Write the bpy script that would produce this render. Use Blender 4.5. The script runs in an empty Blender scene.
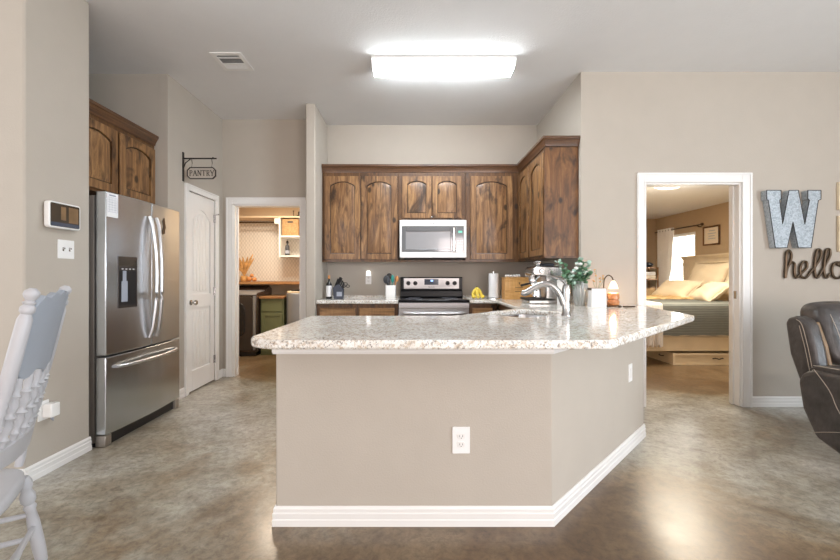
import bpy, bmesh, math, random
from mathutils import Vector, Matrix
random.seed(7)
S = bpy.context.scene
COL = S.collection
PI = math.pi

# ------------------------------------------------------------ camera
cam_d = bpy.data.cameras.new('camera'); cam = bpy.data.objects.new('camera', cam_d); COL.objects.link(cam)
cam.location = (0, 0, 1.18); cam.rotation_euler = (PI/2, 0, 0)
cam_d.sensor_width = 36; cam_d.lens = 36*396/840
cam_d.shift_x = 8/840; cam_d.shift_y = -3/840
cam_d.clip_start = 0.05; cam_d.clip_end = 200
S.camera = cam
# ------------------------------------------------------------ world, lights, exposure
W = bpy.data.worlds.new('world'); S.world = W; W.use_nodes = True
W.node_tree.nodes['Background'].inputs[0].default_value = (0.86, 0.93, 1, 1)
W.node_tree.nodes['Background'].inputs[1].default_value = 1.5
S.view_settings.view_transform = 'Standard'; S.view_settings.look = 'None'
S.view_settings.gamma = 1; S.view_settings.exposure = 0.58
S.view_settings.use_curve_mapping = False
S.cycles.use_denoising = True
S.cycles.max_bounces = 10; S.cycles.diffuse_bounces = 6
S.cycles.sample_clamp_indirect = 6

def area(name, loc, rot, sx, sy, power, color):
    l = bpy.data.lights.new(name, 'AREA'); l.shape = 'RECTANGLE'; l.size = sx; l.size_y = sy
    l.energy = power; l.color = color
    o = bpy.data.objects.new(name, l); COL.objects.link(o); o.location = loc; o.rotation_euler = rot
    return o
# daylight through the living room windows behind and beside the camera
area('daylight_back_left', (-2.6, -3.9, 1.5), (PI/2+.38, 0, 0), 2.2, 1.9, 46, (1, .80, .72))
area('daylight_back_right', (2.2, -3.9, 1.4), (PI/2+.25, 0, 0), 2.6, 2.2, 98, (1, .82, .75))
area('daylight_right', (5.35, -0.9, 1.5), (PI/2+.38, 0, PI/2), 2.4, 2.0, 150, (.78, .90, 1))
area('daylight_left', (-4.85, 0.3, 1.5), (PI/2+.38, 0, -PI/2), 2.2, 1.9, 28, (.88, .95, 1))
# bedroom window and bedroom ceiling lamp, laundry ceiling lamp
area('daylight_bedroom', (5.42, 7.8, 1.45), (PI/2, 0, PI/2), .8, 1.15, 240, (1, .95, .86))
def point(name, loc, power, color, r=.1):
    l = bpy.data.lights.new(name, 'POINT'); l.energy = power; l.color = color; l.shadow_soft_size = r
    o = bpy.data.objects.new(name, l); COL.objects.link(o); o.location = loc; return o
area('bedroom_lamp', (3.42, 5.25, 2.34), (0, 0, 0), 1.1, 1.1, 42, (1, .88, .70))
point('bedroom_lamp_globe', (3.42, 5.25, 1.98), 18, (1, .88, .70), .42)
area('laundry_lamp', (-1.9, 5.5, 2.40), (0, 0, 0), .4, .4, 26, (1, .84, .66))

# ------------------------------------------------------------ materials
MATS = {}
def nodes(name):
    m = bpy.data.materials.new(name); m.use_nodes = True; MATS[name] = m
    nt = m.node_tree; return m, nt, nt.nodes['Principled BSDF']
def plain(name, c, rough=.5, metal=0, spec=.5, coat=0, emit=None, es=0, bump=0, bscale=200, trans=0, alpha=1, var=0, vscale=6):
    m, nt, b = nodes(name)
    b.inputs['Base Color'].default_value = (*c, 1); b.inputs['Roughness'].default_value = rough
    b.inputs['Metallic'].default_value = metal; b.inputs['Specular IOR Level'].default_value = spec
    b.inputs['Coat Weight'].default_value = coat; b.inputs['Coat Roughness'].default_value = .05
    b.inputs['Transmission Weight'].default_value = trans; b.inputs['Alpha'].default_value = alpha
    if emit: b.inputs['Emission Color'].default_value = (*emit, 1); b.inputs['Emission Strength'].default_value = es
    tc = nt.nodes.new('ShaderNodeTexCoord')
    n2 = nt.nodes.new('ShaderNodeTexNoise'); n2.inputs['Scale'].default_value = vscale; n2.inputs['Detail'].default_value = 4
    nt.links.new(tc.outputs['Object'], n2.inputs['Vector'])
    r = nt.nodes.new('ShaderNodeValToRGB'); v = var if var else .03
    r.color_ramp.elements[0].position = .3; r.color_ramp.elements[1].position = .7
    r.color_ramp.elements[0].color = (*[x*(1-v) for x in c], 1); r.color_ramp.elements[1].color = (*[min(1, x*(1+v)) for x in c], 1)
    nt.links.new(n2.outputs['Fac'], r.inputs[0]); nt.links.new(r.outputs[0], b.inputs['Base Color'])
    if bump:
        n = nt.nodes.new('ShaderNodeTexNoise'); n.inputs['Scale'].default_value = bscale; n.inputs['Detail'].default_value = 3
        nt.links.new(tc.outputs['Object'], n.inputs['Vector'])
        bp = nt.nodes.new('ShaderNodeBump'); bp.inputs['Strength'].default_value = bump; bp.inputs['Distance'].default_value = .004
        nt.links.new(n.outputs['Fac'], bp.inputs['Height']); nt.links.new(bp.outputs[0], b.inputs['Normal'])
    return m
def ramp(nt, stops, fac):
    r = nt.nodes.new('ShaderNodeValToRGB'); e = r.color_ramp.elements
    while len(e) < len(stops): e.new(.5)
    for i, (p, c) in enumerate(stops): e[i].position = p; e[i].color = (*c, 1)
    nt.links.new(fac, r.inputs[0]); return r.outputs[0]
def mixc(nt, f, a, b, mode='MIX'):
    m = nt.nodes.new('ShaderNodeMix'); m.data_type = 'RGBA'; m.blend_type = mode
    if isinstance(f, float): m.inputs[0].default_value = f
    else: nt.links.new(f, m.inputs[0])
    for s, v in ((6, a), (7, b)):
        if isinstance(v, tuple): m.inputs[s].default_value = (*v, 1)
        else: nt.links.new(v, m.inputs[s])
    return m.outputs[2]
def noise(nt, vec, scale, detail=4, rough=.55, dist=0):
    n = nt.nodes.new('ShaderNodeTexNoise'); n.inputs['Scale'].default_value = scale
    n.inputs['Detail'].default_value = detail; n.inputs['Roughness'].default_value = rough; n.inputs['Distortion'].default_value = dist
    nt.links.new(vec, n.inputs['Vector']); return n.outputs['Fac']
def mapped(nt, scale=(1, 1, 1), rnd=False, src='Object', rot=(0, 0, 0)):
    tc = nt.nodes.new('ShaderNodeTexCoord'); mp = nt.nodes.new('ShaderNodeMapping')
    mp.inputs['Scale'].default_value = scale; mp.inputs['Rotation'].default_value = rot
    v = tc.outputs[src]
    if rnd:
        oi = nt.nodes.new('ShaderNodeObjectInfo'); ml = nt.nodes.new('ShaderNodeMath'); ml.operation = 'MULTIPLY'
        ml.inputs[1].default_value = 37; nt.links.new(oi.outputs['Random'], ml.inputs[0])
        ad = nt.nodes.new('ShaderNodeVectorMath'); ad.operation = 'ADD'
        nt.links.new(v, ad.inputs[0]); nt.links.new(ml.outputs[0], ad.inputs[1]); v = ad.outputs[0]
    nt.links.new(v, mp.inputs['Vector']); return mp.outputs[0]
def bumpn(nt, b, h, st, d=.003):
    bp = nt.nodes.new('ShaderNodeBump'); bp.inputs['Strength'].default_value = st; bp.inputs['Distance'].default_value = d
    nt.links.new(h, bp.inputs['Height']); nt.links.new(bp.outputs[0], b.inputs['Normal'])

def wood(name, dark, mid, light, rough=.32, coat=.4, knots=True, scale=(9, 9, .9)):
    m, nt, b = nodes(name)
    v = mapped(nt, scale, True); g = noise(nt, v, 1.6, 6, .7, 2.0)
    c = ramp(nt, [(.28, dark), (.48, mid), (.68, light)], g)
    v2 = mapped(nt, (60, 60, 2.5), True); f = noise(nt, v2, 1.5, 3, .6)
    c = mixc(nt, .55, c, ramp(nt, [(.3, (.62, .60, .58)), (.65, (1, 1, 1))], f), 'MULTIPLY')
    if knots:
        v3 = mapped(nt, (3, 3, 1.4), True); k = noise(nt, v3, 2.3, 3, .6, .6)
        c = mixc(nt, ramp(nt, [(.55, (0, 0, 0)), (.68, (.85, .85, .85))], k), c, tuple(x*.45 for x in dark))
        vk = mapped(nt, (6, 6, 4), True)
        vo = nt.nodes.new('ShaderNodeTexVoronoi'); vo.inputs['Scale'].default_value = 1.0; nt.links.new(vk, vo.inputs['Vector'])
        c = mixc(nt, ramp(nt, [(.10, (.9, .9, .9)), (.17, (0, 0, 0))], vo.outputs['Distance']), c, (.02, .009, .004))
    nt.links.new(c, b.inputs['Base Color']); b.inputs['Roughness'].default_value = rough
    b.inputs['Coat Weight'].default_value = coat; b.inputs['Coat Roughness'].default_value = .12
    bumpn(nt, b, f, .15); return m
wood('wood_door', (.045, .018, .007), (.215, .105, .040), (.43, .24, .098), .42, .12)
wood('wood_frame', (.042, .018, .007), (.11, .048, .016), (.20, .095, .033), .4, .15)
wood('wood_panel', (.07, .027, .008), (.15, .062, .018), (.27, .125, .040), .45, .05, scale=(5, 5, .8))
wood('wood_glaze', (.018, .009, .005), (.03, .014, .008), (.05, .025, .012))
wood('wood_drawer', (.10, .045, .016), (.27, .135, .05), (.43, .24, .098), .42, .12, False, (.9, 9, 9))
wood('wood_crown', (.04, .018, .009), (.10, .045, .02), (.17, .08, .035), scale=(1, 1, 20), knots=False)
wood('wood_honey', (.55, .27, .07), (.68, .37, .12), (.78, .46, .17), .4, .2, False, (1.5, 9, 12))
wood('wood_plank', (.22, .10, .04), (.36, .18, .07), (.5, .28, .12), .4, .2, False, (.9, 9, 9))
wood('wood_copper', (.45, .16, .05), (.62, .25, .09), (.75, .36, .15), .35, .4, False, (9, 9, 9))
plain('wall_paint', (.475, .430, .372), .75, spec=.25, bump=.25, bscale=130, var=.015)
plain('ceiling_paint', (.76, .755, .75), .9, spec=.1, bump=.5, bscale=90, var=.01)
plain('tan_paint', (.50, .375, .245), .8, spec=.2, bump=.2, bscale=130, var=.015)
plain('cream_paint', (.72, .58, .42), .8, spec=.2, bump=.2, bscale=130, var=.015)
plain('white_trim', (.80, .79, .77), .35, spec=.5, var=.01)
plain('white_plastic', (.84, .84, .83), .3, var=.01)
plain('white_fabric', (.86, .83, .80), .9, bump=.3, bscale=60)
plain('dark_slot', (.03, .03, .03), .6)
plain('black_plastic', (.015, .015, .017), .3)
plain('black_glass', (.012, .012, .014), .05, coat=.5)
plain('chrome', (.78, .78, .79), .12, 1)
plain('nickel', (.46, .455, .45), .25, 1)
plain('iron', (.035, .030, .028), .5, .6)
plain('bronze', (.10, .07, .045), .35, .8)
plain('chair_paint', (.46, .46, .48), .42, bump=.15, bscale=40, var=.04)
plain('chair_blue', (.34, .375, .43), .45, var=.03)
plain('leather', (.056, .048, .045), .38, bump=.5, bscale=45, var=.35, vscale=12)
plain('leather_tan', (.20, .12, .055), .5, bump=.4, bscale=60, var=.2, vscale=14)
plain('stitch', (.42, .36, .30), .7)
plain('quilt_cream', (.80, .70, .56), .9, bump=.4, bscale=30)
plain('sham_cream', (.82, .70, .52), .9, bump=.5, bscale=25)
plain('cream_wood', (.74, .62, .44), .5, bump=.2, bscale=30, var=.05)
plain('throw_tan', (.62, .42, .20), .9, bump=.6, bscale=40, var=.2)
plain('sage_green', (.155, .175, .085), .45, var=.05)
plain('washer_grey', (.07, .06, .055), .3, .5)
plain('washer_dark', (.05, .035, .03), .15, coat=.5)
plain('washer_silver', (.34, .36, .39), .35, .6)
plain('green_leaf', (.10, .22, .12), .55, var=.35, vscale=30)
plain('pale_leaf', (.40, .56, .47), .6, var=.2, vscale=30)
plain('white_petal', (.85, .86, .84), .6)
plain('dried', (.50, .28, .10), .8, var=.4, vscale=20)
plain('banana', (.80, .62, .08), .5, var=.12, vscale=40)
plain('banana_tip', (.10, .07, .02), .6)
plain('teal', (.02, .24, .20), .45)
plain('orange_wood', (.55, .24, .08), .5, var=.1)
plain('charcoal', (.05, .055, .065), .45)
plain('navy_block', (.035, .045, .07), .4)
plain('amber', (.30, .10, .03), .15, trans=.3)
plain('glass', (.95, .96, .96), .03, trans=.9, alpha=1)
plain('vase_glass', (.70, .73, .72), .08, trans=.65)
plain('candle_glow', (.9, .42, .18), .4, emit=(1, .42, .15), es=.25)
plain('shade_glow', (1, .9, .75), .4, emit=(1, .75, .5), es=.7)
plain('diffuser', (1, 1, 1), .5, emit=(.90, .96, 1), es=31)
plain('lamp_white', (1, 1, 1), .5, emit=(1, .9, .75), es=2.5)
plain('led', (.2, .4, 1), .5, emit=(.35, .55, 1), es=1.2)
plain('led_green', (.1, .4, .3), .5, emit=(.2, .6, .5), es=.4)
plain('night_light', (1, 1, 1), .5, emit=(1, .97, .95), es=1.5)
plain('paper', (.82, .83, .85), .8)
plain('ink', (.08, .08, .10), .7)
plain('grey_ink', (.35, .38, .45), .7)
plain('micro_glass', (.20, .205, .215), .08, .3, coat=.6)
plain('micro_mesh', (.30, .305, .32), .22, .2, coat=.8)
plain('screen_blue', (.06, .08, .12), .1, coat=.5)
plain('screen_glass', (.05, .04, .03), .06, coat=.8)
plain('wicker', (.42, .26, .12), .8, bump=.8, bscale=80, var=.25, vscale=50)
plain('peach', (.82, .62, .50), .5)

def steel(name, c, rough, vert=True):
    m, nt, b = nodes(name)
    v = mapped(nt, (3, 3, 220) if not vert else (160, 160, 1.2)); f = noise(nt, v, 1.5, 3)
    b.inputs['Metallic'].default_value = 1
    nt.links.new(ramp(nt, [(.3, tuple(x*.965 for x in c)), (.7, tuple(min(1, x*1.03) for x in c))], f), b.inputs['Base Color'])
    mr = nt.nodes.new('ShaderNodeMapRange'); mr.inputs[3].default_value = rough*.93; mr.inputs[4].default_value = rough*1.07
    nt.links.new(f, mr.inputs[0]); nt.links.new(mr.outputs[0], b.inputs['Roughness'])
    b.inputs['Anisotropic'].default_value = .6
    wv = noise(nt, mapped(nt, (2.2, 4.5, .3)), 1.0, 1, .3)
    bumpn(nt, b, wv, .4, .03)
steel('steel', (.60, .64, .68), .26)
steel('steel_light', (.68, .68, .69), .33, False)
steel('steel_side', (.50, .47, .44), .4)

def galvanized():
    m, nt, b = nodes('galvanized')
    v = mapped(nt, (1, 1, 1)); vo = nt.nodes.new('ShaderNodeTexVoronoi'); vo.inputs['Scale'].default_value = 90
    nt.links.new(v, vo.inputs['Vector'])
    sp = nt.nodes.new('ShaderNodeSeparateColor'); nt.links.new(vo.outputs['Color'], sp.inputs[0])
    c = ramp(nt, [(0, (.30, .34, .37)), (1, (.48, .53, .57))], sp.outputs[0])
    nt.links.new(c, b.inputs['Base Color']); b.inputs['Metallic'].default_value = .3; b.inputs['Roughness'].default_value = .55
galvanized()
def granite():
    m, nt, b = nodes('granite')
    v = mapped(nt)
    big = noise(nt, v, 7, 4, .6, .5)
    c = ramp(nt, [(.35, (.76, .73, .68)), (.5, (.86, .85, .81)), (.65, (.90, .90, .88))], big)
    mid = noise(nt, v, 55, 4, .7)
    c = mixc(nt, ramp(nt, [(.49, (0, 0, 0)), (.60, (.8, .8, .8))], mid), c, (.50, .39, .27))
    gy = noise(nt, mapped(nt, (1, 1, 1), rot=(.4, .2, 1)), 75, 3, .7)
    c = mixc(nt, ramp(nt, [(.55, (0, 0, 0)), (.64, (.8, .8, .8))], gy), c, (.20, .18, .165))
    w = noise(nt, mapped(nt, (1, 1, 1), rot=(1, .7, 2)), 60, 3, .7)
    c = mixc(nt, ramp(nt, [(.56, (0, 0, 0)), (.66, (.9, .9, .9))], w), c, (.88, .88, .86))
    dk = noise(nt, mapped(nt, (1, 1, 1), rot=(2, .2, .5)), 120, 2, .6)
    c = mixc(nt, ramp(nt, [(.63, (0, 0, 0)), (.69, (.9, .9, .9))], dk), c, (.05, .04, .035))
    nt.links.new(c, b.inputs['Base Color']); b.inputs['Roughness'].default_value = .10
    b.inputs['Specular IOR Level'].default_value = .36; b.inputs['Coat Weight'].default_value = 0; b.inputs['Coat Roughness'].default_value = .03
granite()
def concrete():
    m, nt, b = nodes('stained_concrete')
    v = mapped(nt, (1, 1, 1)); a = noise(nt, v, .8, 7, .62, .6)
    # stain poured darker and browner around the foot of the peninsula, ragged outline
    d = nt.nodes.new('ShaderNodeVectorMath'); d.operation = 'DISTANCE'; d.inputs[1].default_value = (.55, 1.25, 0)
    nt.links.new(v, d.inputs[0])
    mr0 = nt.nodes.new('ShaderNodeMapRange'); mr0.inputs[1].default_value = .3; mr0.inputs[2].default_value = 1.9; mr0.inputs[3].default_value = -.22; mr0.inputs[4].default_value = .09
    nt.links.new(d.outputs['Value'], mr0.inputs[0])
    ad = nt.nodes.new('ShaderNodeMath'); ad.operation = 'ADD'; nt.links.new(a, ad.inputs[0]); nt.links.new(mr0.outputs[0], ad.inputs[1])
    sx = nt.nodes.new('ShaderNodeSeparateXYZ'); nt.links.new(v, sx.inputs[0])   # warm light of bedroom and laundry painted into the floor as browner tone
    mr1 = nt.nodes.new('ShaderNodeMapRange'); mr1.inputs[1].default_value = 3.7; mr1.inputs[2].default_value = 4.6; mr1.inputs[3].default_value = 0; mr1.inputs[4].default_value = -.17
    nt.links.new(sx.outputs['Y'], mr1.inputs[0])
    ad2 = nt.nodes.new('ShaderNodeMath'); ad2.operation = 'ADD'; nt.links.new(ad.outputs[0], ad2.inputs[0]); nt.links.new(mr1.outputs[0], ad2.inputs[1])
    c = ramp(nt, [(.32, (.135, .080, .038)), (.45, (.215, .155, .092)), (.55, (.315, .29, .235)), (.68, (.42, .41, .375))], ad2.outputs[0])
    s = noise(nt, mapped(nt, (1, 1.5, 1), rot=(0, 0, .5)), 2.6, 9, .70, .8)
    c = mixc(nt, .85, c, ramp(nt, [(.32, (.55, .49, .42)), (.48, (.88, .86, .83)), (.56, (1.0, 1.0, 1.0)), (.70, (1.25, 1.26, 1.26))], s), 'MULTIPLY')
    f = noise(nt, v, 22, 9, .8, .4)
    c = mixc(nt, .6, c, ramp(nt, [(.38, (.38, .34, .30)), (.5, (.97, .96, .95)), (.60, (1.35, 1.35, 1.35))], f), 'MULTIPLY')
    nt.links.new(c, b.inputs['Base Color'])
    mr = nt.nodes.new('ShaderNodeMapRange'); mr.inputs[3].default_value = .20; mr.inputs[4].default_value = .46
    nt.links.new(s, mr.inputs[0]); nt.links.new(mr.outputs[0], b.inputs['Roughness'])
    b.inputs['Specular IOR Level'].default_value = .6
    b.inputs['Coat Weight'].default_value = .35; b.inputs['Coat Roughness'].default_value = .2
    bumpn(nt, b, s, .08, .01)
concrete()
def beadboard():
    m, nt, b = nodes('beadboard')
    v = mapped(nt, (1, 1, 1)); w = nt.nodes.new('ShaderNodeTexWave'); w.inputs['Scale'].default_value = 4.5; w.inputs['Distortion'].default_value = 0
    w.wave_profile = 'SAW'; nt.links.new(v, w.inputs['Vector'])
    ch = nt.nodes.new('ShaderNodeTexChecker'); ch.inputs['Scale'].default_value = 38
    ch.inputs['Color1'].default_value = (.62, .60, .56, 1); ch.inputs['Color2'].default_value = (.74, .71, .66, 1)
    nt.links.new(mapped(nt, (1, .01, .7), rot=(0, 0, 0)), ch.inputs['Vector'])
    c = mixc(nt, ramp(nt, [(0, (1, 1, 1)), (.05, (0, 0, 0))], w.outputs['Fac']), ch.outputs[0], (.42, .38, .33))
    nt.links.new(c, b.inputs['Base Color']); b.inputs['Roughness'].default_value = .6
beadboard()
def striped_quilt():
    m, nt, b = nodes('grey_quilt')
    w = nt.nodes.new('ShaderNodeTexWave'); w.bands_direction = 'Z'; w.inputs['Scale'].default_value = 14; w.inputs['Distortion'].default_value = 1.2
    nt.links.new(mapped(nt, (.3, .6, 1)), w.inputs['Vector'])
    nt.links.new(ramp(nt, [(.2, (.13, .14, .13)), (.8, (.22, .23, .21))], w.outputs['Fac']), b.inputs['Base Color'])
    b.inputs['Roughness'].default_value = .9; bumpn(nt, b, w.outputs['Fac'], .5, .006)
striped_quilt()

# ------------------------------------------------------------ mesh helpers
def rootloc(o):
    v = Vector((0, 0, 0))
    while o is not None: v += o.location; o = o.parent
    return v
class B:
    def __init__(s): s.bm = bmesh.new()
    def quadring(s, r0, r1, flip=False):
        n = len(r0)
        for i in range(n):
            j = (i+1) % n; f = (r0[i], r0[j], r1[j], r1[i])
            s.bm.faces.new(f[::-1] if flip else f)
    def box(s, x0, x1, y0, y1, z0, z1):
        v = [s.bm.verts.new(p) for p in ((x0, y0, z0), (x1, y0, z0), (x1, y1, z0), (x0, y1, z0), (x0, y0, z1), (x1, y0, z1), (x1, y1, z1), (x0, y1, z1))]
        for f in ((0, 3, 2, 1), (4, 5, 6, 7), (0, 1, 5, 4), (1, 2, 6, 5), (2, 3, 7, 6), (3, 0, 4, 7)): s.bm.faces.new([v[i] for i in f])
        return s
    def prism(s, pts, d0, d1, fn=lambda u, v, w: (u, v, w)):
        a = [s.bm.verts.new(fn(u, v, d0)) for u, v in pts]; b = [s.bm.verts.new(fn(u, v, d1)) for u, v in pts]
        s.bm.faces.new(a[::-1]); s.bm.faces.new(b); s.quadring(a, b); return s
    def loft(s, rings, cap=True):
        R = [[s.bm.verts.new(p) for p in r] for r in rings]
        for a, b in zip(R, R[1:]): s.quadring(a, b)
        if cap: s.bm.faces.new(R[0][::-1]); s.bm.faces.new(R[-1])
        return s
    def lathe(s, prof, c, axis=(0, 0, 1), n=20, cap=True, close=False):
        """prof: (radius, height along axis)"""
        q = Vector((0, 0, 1)).rotation_difference(Vector(axis).normalized()); c = Vector(c)
        rings = [[c + q @ Vector((max(r, .0004)*math.cos(2*PI*i/n), max(r, .0004)*math.sin(2*PI*i/n), h)) for i in range(n)] for r, h in prof]
        return s.loft(rings, cap)
    def turned(s, p, q, prof, n=12):
        p, q = Vector(p), Vector(q); L = (q-p).length
        return s.lathe([(r, t*L) for t, r in prof], p, (q-p), n)
    def cyl(s, p, q, r, r2=None, n=14): return s.turned(p, q, [(0, r), (1, r if r2 is None else r2)], n)
    def tube(s, pts, r, n=8, flat=1.0, up=(0, 0, 1)):
        P = [Vector(p) for p in pts]; rings = []
        for i, p in enumerate(P):
            t = (P[min(i+1, len(P)-1)] - P[max(i-1, 0)]).normalized()
            u = Vector(up); a = t.cross(u)
            if a.length < .05: a = t.cross(Vector((1, 0, 0)))
            a.normalize(); b = a.cross(t); rr = r[i] if isinstance(r, (list, tuple)) else r
            rings.append([p + a*rr*math.cos(2*PI*k/n) + b*rr*flat*math.sin(2*PI*k/n) for k in range(n)])
        return s.loft(rings)
    def ball(s, c, r, sx=1, sy=1, sz=1, u=16, v=10):
        m = Matrix.Translation(c) @ Matrix.Diagonal((r*sx, r*sy, r*sz, 1))
        bmesh.ops.create_uvsphere(s.bm, u_segments=u, v_segments=v, radius=1, matrix=m); return s
    def sweep(s, path, prof, close=False):
        """path XY points; prof (offset to the right of travel, z)"""
        P = [Vector(p) for p in path]; n = len(P); rings = []
        for i in range(n):
            d0 = (P[i]-P[i-1]).normalized() if (i > 0 or close) else None
            d1 = (P[(i+1) % n]-P[i]).normalized() if (i < n-1 or close) else None
            if d0 is None: d0 = d1
            if d1 is None: d1 = d0
            n0 = Vector((d0.y, -d0.x)); n1 = Vector((d1.y, -d1.x)); m = (n0+n1).normalized(); k = 1/max(.3, m.dot(n0))
            rings.append([(P[i].x+m.x*o*k, P[i].y+m.y*o*k, z) for o, z in prof])
        if close: rings.append(rings[0])
        return s.loft(rings, not close)
    def build(s, name, mat, parent=None, bevel=0, seg=2, smooth=False, sub=0, ang=40):
        bmesh.ops.remove_doubles(s.bm, verts=s.bm.verts, dist=1e-6)
        bmesh.ops.recalc_face_normals(s.bm, faces=s.bm.faces)
        me = bpy.data.meshes.new(name); off = rootloc(parent)
        if off.length: bmesh.ops.translate(s.bm, verts=s.bm.verts, vec=-off)
        s.bm.to_mesh(me); s.bm.free()
        o = bpy.data.objects.new(name, me); COL.objects.link(o)
        for m in (mat if isinstance(mat, list) else [mat]): me.materials.append(MATS[m])
        if parent: o.parent = parent
        if bevel:
            md = o.modifiers.new('bevel', 'BEVEL'); md.width = bevel; md.segments = seg; md.limit_method = 'ANGLE'; md.angle_limit = math.radians(30)
        if sub:
            md = o.modifiers.new('sub', 'SUBSURF'); md.levels = sub; md.render_levels = sub
        if smooth or sub or bevel:
            for p in me.polygons: p.use_smooth = True
            if not sub: me.set_sharp_from_angle(angle=math.radians(ang))
        return o
def tag(o, label, cat, group=None, kind=None):
    if label: o['label'] = label
    if cat: o['category'] = cat
    if group: o['group'] = group
    if kind: o['kind'] = kind
    return o
def thing(name, loc, label, cat, group=None, kind=None):
    o = bpy.data.objects.new(name, None); COL.objects.link(o); o.location = loc; o.empty_display_size = .1
    return tag(o, label, cat, group, kind)
def copy_tree(o, parent=None):
    c = o.copy(); COL.objects.link(c)
    if parent: c.parent = parent
    for ch in list(o.children):
        if ch.name in S.collection.objects: copy_tree(ch, c)
    return c
def struct(name, b, mat, label, cat='wall', **k):
    return tag(b.build(name, mat, **k), label, cat, kind='structure')
def box(*a): return B().box(*a)
def arc(cx, cy, r, a0, a1, n): return [(cx+r*math.cos(math.radians(a0+(a1-a0)*i/n)), cy+r*math.sin(math.radians(a0+(a1-a0)*i/n))) for i in range(n+1)]
def rrect(x0, x1, y0, y1, r, n=4):
    return arc(x1-r, y1-r, r, 0, 90, n)+arc(x0+r, y1-r, r, 90, 180, n)+arc(x0+r, y0+r, r, 180, 270, n)+arc(x1-r, y0+r, r, 270, 360, n)
def text_mesh(name, s, size, mat, parent, loc, rot, depth=.0006, sx=1):
    cu = bpy.data.curves.new(name, 'FONT'); cu.body = s; cu.size = size; cu.extrude = depth; cu.align_x = 'CENTER'; cu.align_y = 'CENTER'
    t = bpy.data.objects.new('tmp_text', cu); COL.objects.link(t)
    me = bpy.data.meshes.new_from_object(t.evaluated_get(bpy.context.evaluated_depsgraph_get())); bpy.data.objects.remove(t)
    o = bpy.data.objects.new(name, me); COL.objects.link(o); me.materials.clear(); me.materials.append(MATS[mat])
    M = Matrix.Translation(Vector(loc)-rootloc(parent)) @ rot.to_matrix().to_4x4() @ Matrix.Diagonal((sx, 1, 1, 1))
    me.transform(M); o.parent = parent; return o
from mathutils import Euler
FACE_CAM = Euler((PI/2, 0, 0))
FACE_RIGHT = Euler((PI/2, 0, PI/2))

# ------------------------------------------------------------ structure
CH = 3.05
XL, XR, YB = -5.0, 5.5, -4.0
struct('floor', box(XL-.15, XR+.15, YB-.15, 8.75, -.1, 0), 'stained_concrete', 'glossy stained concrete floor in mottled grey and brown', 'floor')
struct('ceiling', box(XL-.15, XR+.15, YB-.15, 5.0, CH, CH+.1), 'ceiling_paint', 'white textured main ceiling over the kitchen', 'ceiling')
struct('wall_left', box(-3.1, -2.2, 2.245, 2.705, 0, CH), 'wall_paint', 'greige wall block left of the refrigerator holding the smart display', bevel=.012)
struct('wall_dining', box(XL-.1, -3.1, 2.245, 2.345, 0, CH), 'wall_paint', 'greige wall continuing left behind the white chair')
struct('wall_alcove_back', box(-3.1, -3.0, 2.705, 3.647, 0, CH), 'wall_paint', 'greige wall behind the refrigerator')
struct('wall_pantry', B().prism([(3.647, 0), (3.97, 0), (3.97, 2.05), (4.515, 2.05), (4.515, 0), (4.70, 0), (4.70, CH), (3.647, CH)], -2.33, -2.25, lambda u, v, w: (w, u, v)).box(-3.1, -2.331, 3.647, 4.70, 0, CH),
       'wall_paint', 'greige wall around the pantry door')
b = B().prism([(-3.1, 0), (-2.12, 0), (-2.12, 2.04), (-1.32, 2.04), (-1.32, 0), (-1.10, 0), (-1.10, CH), (-3.1, CH)], 4.70, 4.82, lambda u, v, w: (u, w, v))
struct('wall_laundry', b, 'wall_paint', 'greige wall around the laundry doorway')
struct('wall_stub', box(-1.145, -1.04, 4.256, 4.90, 0, CH), 'wall_paint', 'narrow wall end between the laundry doorway and the range counter', bevel=.012)
struct('wall_back', box(-1.13, 1.66, 4.88, 5.0, 0, CH), 'wall_paint', 'greige back wall of the kitchen behind the range')
struct('wall_kitchen_right', box(1.54, 1.66, 3.73, 4.90, 0, CH), 'wall_paint', 'greige side wall right of the wall cabinets')
b = B().prism([(1.54, 0), (2.12, 0), (2.12, 2.04), (3.0, 2.04), (3.0, 0), (XR+.1, 0), (XR+.1, CH), (1.54, CH)], 3.61, 3.73, lambda u, v, w: (u, w, v))
struct('wall_bedroom', b, 'wall_paint', 'greige wall around the bedroom doorway with wall letters')
# rear part of the room: walls with window openings
def wall_open(name, axis, pos, a0, a1, wins, label, mat='wall_paint', h=CH, t=.12, sgn=1):
    b = B(); cuts = [a0]
    def bx(u0, u1, z0, z1):
        if axis == 'y': b.box(u0, u1, min(pos, pos+t*sgn), max(pos, pos+t*sgn), z0, z1)
        else: b.box(min(pos, pos+t*sgn), max(pos, pos+t*sgn), u0, u1, z0, z1)
    u = a0
    for w0, w1, z0, z1 in wins:
        bx(u, w0, 0, h); bx(w0, w1, 0, z0); bx(w0, w1, z1, h); u = w1
    bx(u, a1, 0, h); return struct(name, b, mat, label)
wall_open('wall_rear', 'y', YB, XL, XR, [(-3.7, -1.5, .55, 2.45), (.9, 3.5, .3, 2.5)], 'greige wall behind the camera with tall windows', sgn=-1)
wall_open('wall_right', 'x', XR, YB, 3.61, [(-2.1, .3, .5, 2.5)], 'greige wall at the far right with a wide window')
wall_open('wall_dining_left', 'x', XL, YB, 2.245, [(-.8, 1.4, .55, 2.45)], 'greige dining wall with a window', sgn=-1)
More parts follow.
